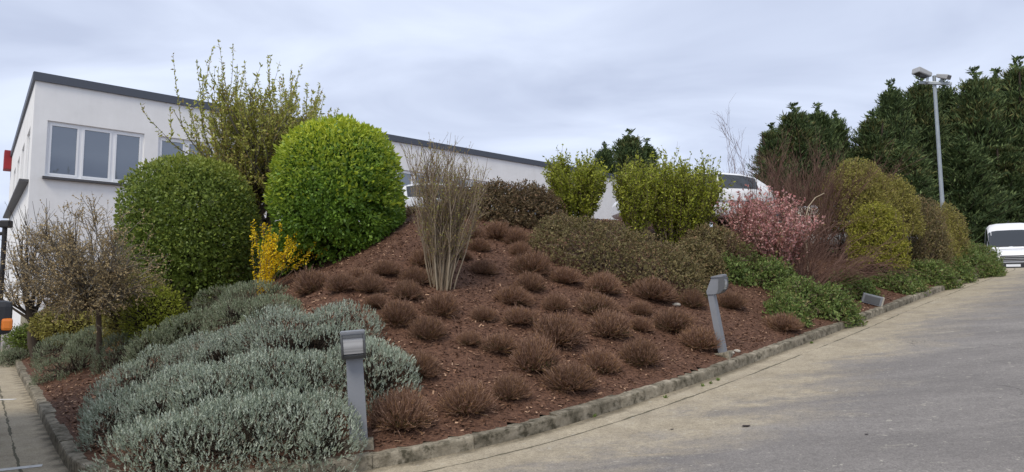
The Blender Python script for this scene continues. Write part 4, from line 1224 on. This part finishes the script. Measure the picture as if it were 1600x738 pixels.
# ---------------------------------------------------------------- spreading hedges: sprays of small leaves over arching twigs
def spray_shrub(name, label, ells, n, L0, mat, bark, seed, length=.22, up=.25, out=.8, per=9, zmin=-.1, tipf=.25, wid=.5, depth=.25, bumps=.08, droop=.25, group=None, cat="shrub", fill=1.0):
    c0 = np.mean([e[0] for e in ells], 0); root = np.array([c0[0], c0[1], float(H(c0[0], c0[1]))])
    r = thing(name, label, cat, root, 0, group)
    P, Nn, D = shell(ells, n, depth, zmin, 2.2, bumps, 3.2, seed, .8, clear=.02)
    keep = lump(P, 4.5, seed + 4) > -.75 * fill - (1 - fill) * 0
    P, Nn = P[keep], Nn[keep]; m = len(P)
    d = Nn * out + UP * up + noisy(m, .45)
    ln = length * rng.uniform(.5, 1.35, m)
    T = grow(P - unit(d) * ln[:, None] * .75, d, ln, 3, .14, .05, droop)
    g = Geo(); g.tubes(T[::4], .0045, .0015, 3)
    k = rng.integers(0, m, 110); rt = root + (P[k] - root) * np.array([.35, .35, 0]); rt[:, 2] = H(rt[:, 0], rt[:, 1]) - .04
    stems_to(g, rt, P[k], .012, .004, 5, .5, 4, .15); g.obj("stems", bark, r)
    g = Geo(); q = m * per
    p, t, u = along(T, q, .05, 1); s = L0 * rng.uniform(.6, 1.35, q)
    tp = (rng.random(q) < tipf) * (u > .35) * rng.random(q)
    g.scatter(LEAF, LEAF_F, p, t * .5 + UP * .15 + noisy(q, .65), s, tp, None, None, s * wid)
    P3, N3, _ = shell([(c_, tuple(np.array(r_) * .85)) for c_, r_ in ells], int(n * 1.5), .25, zmin, 2.2, .03, 3.2, seed, .9, clear=.02)
    leaf_cloud(g, P3, N3, L0 * 1.6, wid * 1.1, .35, .2, 1.0, None)
    g.obj("foliage", mat, r)
    return r
def hump(px, py, rx, ry, h, sink=.25, Y=None):
    """ellipsoid whose crest shows at the pixel"""
    p = spot(px, py, h * .98) if Y is None else atY(px, py, Y) - UP * h
    z = float(H(p[0], p[1])) if Y is None else float(p[2])
    return ((p[0], p[1], z - sink), (rx, ry, h + sink))

# low spreading mass in the middle
spray_shrub("cotoneaster", "broad low brownish olive cotoneaster spreading down the middle of bank",
    [hump(872, 335, 0.64, 0.62, 0.75), hump(912, 339, 0.71, 0.66, 0.83), hump(955, 347, 0.73, 0.68, 0.88), hump(1000, 361, 0.71, 0.66, 0.85), hump(1040, 379, 0.62, 0.60, 0.78), hump(1068, 401, 0.46, 0.48, 0.62)], 9000, .031, L_COTO, BARK_BROWN, 51, .10, .35, .8, 7, -.25, .3, depth=.16, bumps=.03)
# crest hedge
spray_shrub("cotoneaster", "dark brown arching cotoneaster hedge on the crest behind the bare shrub",
    [hump(772, 283, .95, .7, 1.05, .2, 13.6), hump(832, 284, .80, .7, 1.05, .2, 13.8), hump(725, 294, .66, .6, .95, .2, 13.5)], 6400, .044, L_COTD, BARK_BROWN, 52, .20, .35, .8, 10, -.25, .35)
spray_shrub("cotoneaster", "low brown cotoneaster on the crest right beside the lime dome", [hump(640, 322, .55, .5, .55, .15, 13.6), hump(612, 332, .4, .4, .4, .15, 13.4)], 1900, .042, L_COTD, BARK_BROWN, 53, .22, .3, .8, 9)
spray_shrub("cotoneaster", "brown cotoneaster below the lime shrubs, left of pink blossom", [hump(1085, 372, .55, .5, .50, .2, 12.6), hump(1110, 352, .7, .5, .5, .2, 13.8)], 2300, .038, L_COTO, BARK_BROWN, 54, .2, .3, .8, 10)

# upright lime shrubs
def upright(name, label, b, n, hgt, spread, mat, bark, L0, nl, t0=.3, lean=(0, 0), tw=600, tip=.2, wid=.5, flat=True, wander=.05, group=None, r0=.010, twl=(.2, .5)):
    r = thing(name, label, "shrub", b, 0, group)
    g = Geo(); a = rng.random(n) * 6.283; rr = np.sqrt(rng.random(n))
    st = b + np.stack([np.cos(a) * rr * spread * .30, np.sin(a) * rr * spread * .30, np.full(n, -.05)], 1)
    st[:, 2] = H(st[:, 0], st[:, 1]) - .05
    d = np.stack([np.cos(a) * rr * spread / hgt * .72 + lean[0], np.sin(a) * rr * spread / hgt * .72 + lean[1], np.ones(n)], 1)
    ln = hgt * rng.uniform(.66, .97, n) * (1.04 - .2 * rr ** 2)
    P = grow(st, d, ln, 6, wander, .015); g.tubes(P, r0 * rng.uniform(.6, 1.2, n), .003, 4)
    s1, d1 = spawn(P, tw, .25, 1, .45); T = grow(s1, d1, rng.uniform(*twl, tw) * hgt * .6, 3, .09, .12); g.tubes(T, .004, .0018, 3)
    g.obj("stems", bark, r)
    if nl:
        g = Geo()
        p, t, u = along(T, int(nl * .8), .1, 1); p2, t2, u2 = along(P, int(nl * .2), t0, 1)
        p = np.r_[p, p2]; t = np.r_[t, t2]; m = len(p); s = L0 * rng.uniform(.6, 1.35, m)
        g.scatter(LEAF, LEAF_F, p, t * .5 + UP * .1 + noisy(m, .7), s, (rng.random(m) < tip) * rng.random(m), None, None, s * wid)
        g.obj("foliage", mat, r)
    return r
def up_to(px, py, Y): 
    b = base(px, Y); return b, ht(px, py, Y, b)
b, h = up_to(900, 243, 14.2); upright("spring_shrub", "upright lime green shrub standing alone at the crest hedge's right end", b, 60, h, .80, L_LIME, BARK_BROWN, .060, 23000, .05, tip=.3, tw=1100, wander=.04)
b, h = up_to(994, 258, 14.2); upright("spring_shrub", "narrow upright lime green shrub left of the wide one", b, 44, h, .55, L_LIME, BARK_BROWN, .056, 14000, .05, tip=.35, tw=800, wander=.04)
b, h = up_to(1058, 244, 14.6); upright("spring_shrub", "wide lime green shrub leaning right over the white car", b, 95, h, 1.25, L_LIME, BARK_BROWN, .062, 30000, .05, lean=(.08, 0), tip=.3, tw=1700, wander=.04)

# pink blossom
b, h = up_to(1198, 302, 14.0); upright("flowering_shrub", "pink blossoming shrub before the white car and red twigs", b, 85, h, 1.15, L_PINK, BARK_BROWN, .052, 15000, .2, tip=.3, wid=.7, tw=1000)

# bare red and brown shrubs
def fountain(name, label, b, n, ln, spread, up, droop, bark, r0=.009, sub=900, subl=(.3, .8), lean=(0, 0), wander=.07):
    r = thing(name, label, "shrub", b, 0)
    g = Geo(); a = rng.random(n) * 6.283; rr = rng.random(n) ** .6
    st = b + np.stack([np.cos(a) * .25, np.sin(a) * .25, np.zeros(n)], 1); st[:, 2] = H(st[:, 0], st[:, 1]) - .05
    d = np.stack([np.cos(a) * rr * spread + lean[0], np.sin(a) * rr * spread + lean[1], np.full(n, up)], 1)
    P = grow(st, d, ln * rng.uniform(.6, 1.1, n), 9, wander, .03, droop); g.tubes(P, r0 * rng.uniform(.6, 1.2, n), .003, 4); g.obj("stems", bark, r)
    g = Geo(); s1, d1 = spawn(P, sub, .2, 1, .4); T = grow(s1, d1, rng.uniform(*subl, sub), 4, .09, .05, droop); g.tubes(T, .0045, .002, 3)
    s2, d2 = spawn(T, sub * 2, .1, 1, .45); T2 = grow(s2, d2, rng.uniform(.12, .4, sub * 2), 2, .1, .02, droop * .5); g.tubes(T2, .003, .0015, 3)
    g.obj("twigs", bark, r); return r
fountain("bare_shrub", "big leafless reddish twig shrub before the left conifers", base(1262, 17.0), 75, 2.5, .75, 1, .06, BARK_RED, .012, 800, (.35, .9))
fountain("bare_shrub", "thin leafless reddish shrub with tall whips behind pink blossom", base(1180, 18.2), 26, 2.9, .45, 1, .0, BARK_RED, .010, 200, (.3, .8))
fountain("bare_shrub", "leafless reddish shrub rising left of the olive dome", base(1300, 18.0), 36, 2.6, .6, 1, .05, BARK_RED, .011, 420, (.3, .9))
fountain("bare_shrub", "leafless brown arching shrub drooping right of the pink blossom", base(1255, 13.9), 85, 1.7, .85, .62, .12, BARK_RED, .007, 480, (.25, .7), (.62, .12), .12)
fountain("bare_shrub", "low tangled brown bare shrub between lime shrub and pink blossom", base(1135, 13.9), 50, .8, 1.2, .8, .2, BARK_RED, .006, 300, (.15, .4))
# one pale bent branch
bb = base(1262, 15.2)
pbr = thing("pale_branch", "pale bent bare branch rising from the arching brown shrub", "branch", bb)
tubeobj("branch", [bb, atY(1258, 342, 15.2), atY(1264, 322, 15.2), atY(1274, 309, 15.2), atY(1288, 302, 15.3)], .02, BARK_PALE, pbr, 6, .008)

# rounded shrubs at the right
def hp(px, py, Y, rx, ry, h): return hump(px, py, rx, ry, h, .2, Y)
spray_shrub("rounded_shrub", "large olive yellow dome shrub before the tall conifers", [hp(1335, 250, 17.5, 1.0, .9, 1.5), hp(1385, 275, 18.0, .8, .8, 1.3)], 5600, .040, L_OLIVE, BARK_BROWN, 61, .18, .5, .7, 9, -.1, .3, droop=.0)
spray_shrub("rounded_shrub", "yellow green dome bulging through the brown arching twigs", [hp(1368, 316, 15.8, .66, .55, 1.1)], 2700, .042, L_YG, BARK_BROWN, 62, .18, .4, .8, 9, -.2, .3, droop=.0)
spray_shrub("rounded_shrub", "brown twiggy clipped shrub right of the yellow green dome", [hp(1432, 305, 18.4, .78, .75, 1.55)], 3000, .034, L_COTO, BARK_BROWN, 63, .22, .5, .7, 7, -.3, .4, droop=.0)
spray_shrub("rounded_shrub", "beige olive clipped dome at the foot of the floodlight mast", [hp(1470, 320, 20.2, .72, .7, 1.25)], 2600, .038, L_OLIVE, BARK_BROWN, 64, .24, .4, .8, 8, -.2, .75, droop=.0)
spray_shrub("rounded_shrub", "small olive dome below the beige dome near mast", [hp(1468, 357, 18.8, .48, .46, .8)], 1500, .038, L_OLIVE, BARK_BROWN, 65, .2, .4, .8, 8, -.2, .5, droop=.0)

# green ground cover along the right kerb
GC = [
    ("green spreading shrub right behind the leaning bollard light", [hump(1160, 384, 0.63, 0.55, 0.56), hump(1200, 402, 0.63, 0.55, 0.56), hump(1140, 400, 0.46, 0.44, 0.45)], 1700),
    ("green spreading shrub overhanging the kerb below the pink blossom", [hump(1250, 436, 0.57, 0.55, 0.54), hump(1290, 446, 0.60, 0.55, 0.54), hump(1225, 458, 0.41, 0.44, 0.43)], 1900),
    ("green spreading shrub left of the fallen lamp box", [hump(1325, 424, 0.53, 0.51, 0.47), hump(1345, 438, 0.34, 0.40, 0.36)], 1100),
    ("green spreading shrub above the fallen lamp box", [hump(1385, 418, 0.60, 0.51, 0.47), hump(1412, 424, 0.46, 0.44, 0.40)], 1200),
    ("green spreading shrub in front of the small olive dome", [hump(1448, 406, 0.71, 0.55, 0.54)], 1000),
    ("green spreading shrub second from the far end of kerb", [hump(1495, 382, 0.92, 0.77, 0.78), hump(1480, 400, 0.69, 0.55, 0.56)], 1700),
    ("olive green spreading shrub at the far end of the kerb", [hump(1520, 380, .85, .8, .85), hump(1538, 402, .45, .55, .55)], 1900),
]
for k, (lb, el, n) in enumerate(GC):
    spray_shrub("groundcover_shrub", lb, el, int(n * 1.25), .046, L_GREEN, BARK_BROWN, 70 + k, .24, .35, .8, 11, -.1, .25, wid=.5, droop=.1, group="green shrubs along the kerb")

# weeds in the gutter joint
gk = [(929, 652), (1040, 622), (1098, 604), (1110, 600), (1122, 595), (1268, 537)]
WL = ["nearest the front heathers", "below the leaning bollard light, leftmost", "below the leaning bollard light, second", "below the leaning bollard light, third", "below the leaning bollard light, rightmost", "below the green kerb shrubs"]
for (px, py), wl in zip(gk, WL):
    p = spot(px, py, ground=zr); g = Geo(); n = 46
    q = p + rng.normal(size=(n, 3)) * np.array([.006, .006, 0])
    q[:, 2] = zr(q[:, 0], q[:, 1]) - .002; s = rng.uniform(.02, .05, n)
    g.scatter(LEAF, LEAF_F, q, UP + noisy(n, .6), s, None, None, None, s * .25)
    o = mobj("weed_tuft", g.mesh("weed_tuft", L_GREEN, p)); o.location = p
    tag(o, f"small green weed in the gutter joint {wl}", "weed", "weeds in the gutter joint")

# ---------------------------------------------------------------- conifers
def cypress_proto(seed, hgt=10.0, rad=1.7):
    global rng
    keep = rng; rng = np.random.default_rng(seed)
    nb = 760
    z = hgt * (rng.random(nb) ** .85) * .97; a = rng.random(nb) * 6.283
    prof = rad * np.clip((1 - z / hgt), 0, 1) ** .55 * (.62 + .55 * rng.random(nb)) + .10
    st = np.stack([np.zeros(nb), np.zeros(nb), z * .96], 1)
    d = np.stack([np.cos(a), np.sin(a), .55 + .5 * rng.random(nb) + .5 * z / hgt], 1)
    P = grow(st, d, prof * 1.22, 5, .10, .10)
    g = Geo(); tr = grow(np.array([[0, 0, -.2]]), np.array([[0, 0, 1.0]]), hgt * .97, 8, .01); g.tubes(tr, .2, .02, 7)
    g.tubes(P, .03, .008, 3)
    m1 = g.mesh("trunk", BARK_DARK)
    g = Geo(); n = 36000
    p, t, u = along(P, n, .25, 1.0)
    s = rng.uniform(.14, .34, n) * (1.15 - .35 * p[:, 2] / hgt)
    dd = t * .9 + UP * .45 + noisy(n, .36)
    T = np.array([(0, 0, 0), (.5, .05, .35), (.0, 0, 1), (-.5, .05, .5)], float)
    tp = ((lump(p, 1.1, seed) > .35) & (rng.random(n) < .35)) * rng.random(n)
    g.scatter(T, LEAF_F, p + noisy(n, .05), dd, s, tp, None, None, s * .17)
    # leader
    q = 150; pz = hgt * (.9 + .13 * rng.random(q)); pp = np.stack([rng.normal(size=q) * .05, rng.normal(size=q) * .05, pz], 1); s = rng.uniform(.12, .25, q)
    g.scatter(T, LEAF_F, pp, UP * .8 + noisy(q, .5), s, None, None, None, s * .4)
    m2 = g.mesh("crown", L_CYP)
    rng = keep; return m1, m2
CP = [cypress_proto(500 + i) for i in range(2)]
CON = [  # px of tip, py of tip, distance, radius factor, label
    (1240, 165, 36, 1.25, "leftmost cypress of the clump behind the red twig shrub"),
    (1276, 166, 37, 1.1, "second cypress of the clump behind the red twig shrub"),
    (1206, 196, 35, 1.0, "short cypress at the left foot of the red twig shrub clump"),
    (1305, 178, 38, 1.0, "right cypress of the clump behind the red twig shrub"),
    (1362, 178, 37, 1.2, "leftmost cypress of the tall dark row, shorter than its neighbours"),
    (1392, 130, 38, 1.2, "second cypress from the left in the tall dark row"),
    (1436, 121, 39, 1.3, "cypress in the tall row just left of the floodlight mast"),
    (1474, 128, 41, 1.3, "cypress in the tall row straight behind the floodlight mast"),
    (1522, 110, 39, 1.4, "cypress in the tall row just right of the floodlight mast"),
    (1556, 112, 41, 1.3, "cypress second right of the floodlight mast in the tall row"),
    (1590, 94, 39, 1.4, "tallest cypress at the right edge behind the white van"),
    (1640, 90, 40, 1.5, "cypress beyond the right edge of the tall row"),
    (1410, 225, 35.5, 1.25, "lower cypress filling the row left of the mast in front"),
    (1500, 215, 36.5, 1.4, "lower cypress filling the row right of the mast in front"),
    (1565, 220, 37.5, 1.4, "lower cypress filling the row above the white van"),
    (945, 226, 52, 1.2, "small far cypress left of the pair above the lime shrubs"),
    (982, 206, 54, 1.7, "tallest far cypress above the gap between the lime shrubs"),
    (1010, 220, 55, 1.3, "small far cypress right of the tallest above the lime shrubs"),
]
for k, (px, py, Yd, rf, lb) in enumerate(CON):
    t_ = atY(px, py, Yd); z0 = float(zr(t_[0], t_[1])); h = t_[2] - z0
    r = thing("cypress_tree", lb, "conifer", (t_[0], t_[1], z0), rng.random() * 6.28, "cypress trees behind the drive")
    for nm, me in (("trunk", CP[k % 2][0]), ("crown", CP[k % 2][1])):
        o = mobj(nm, me, r); o.scale = (rf * 1.4, rf * 1.4, h / 10.2)
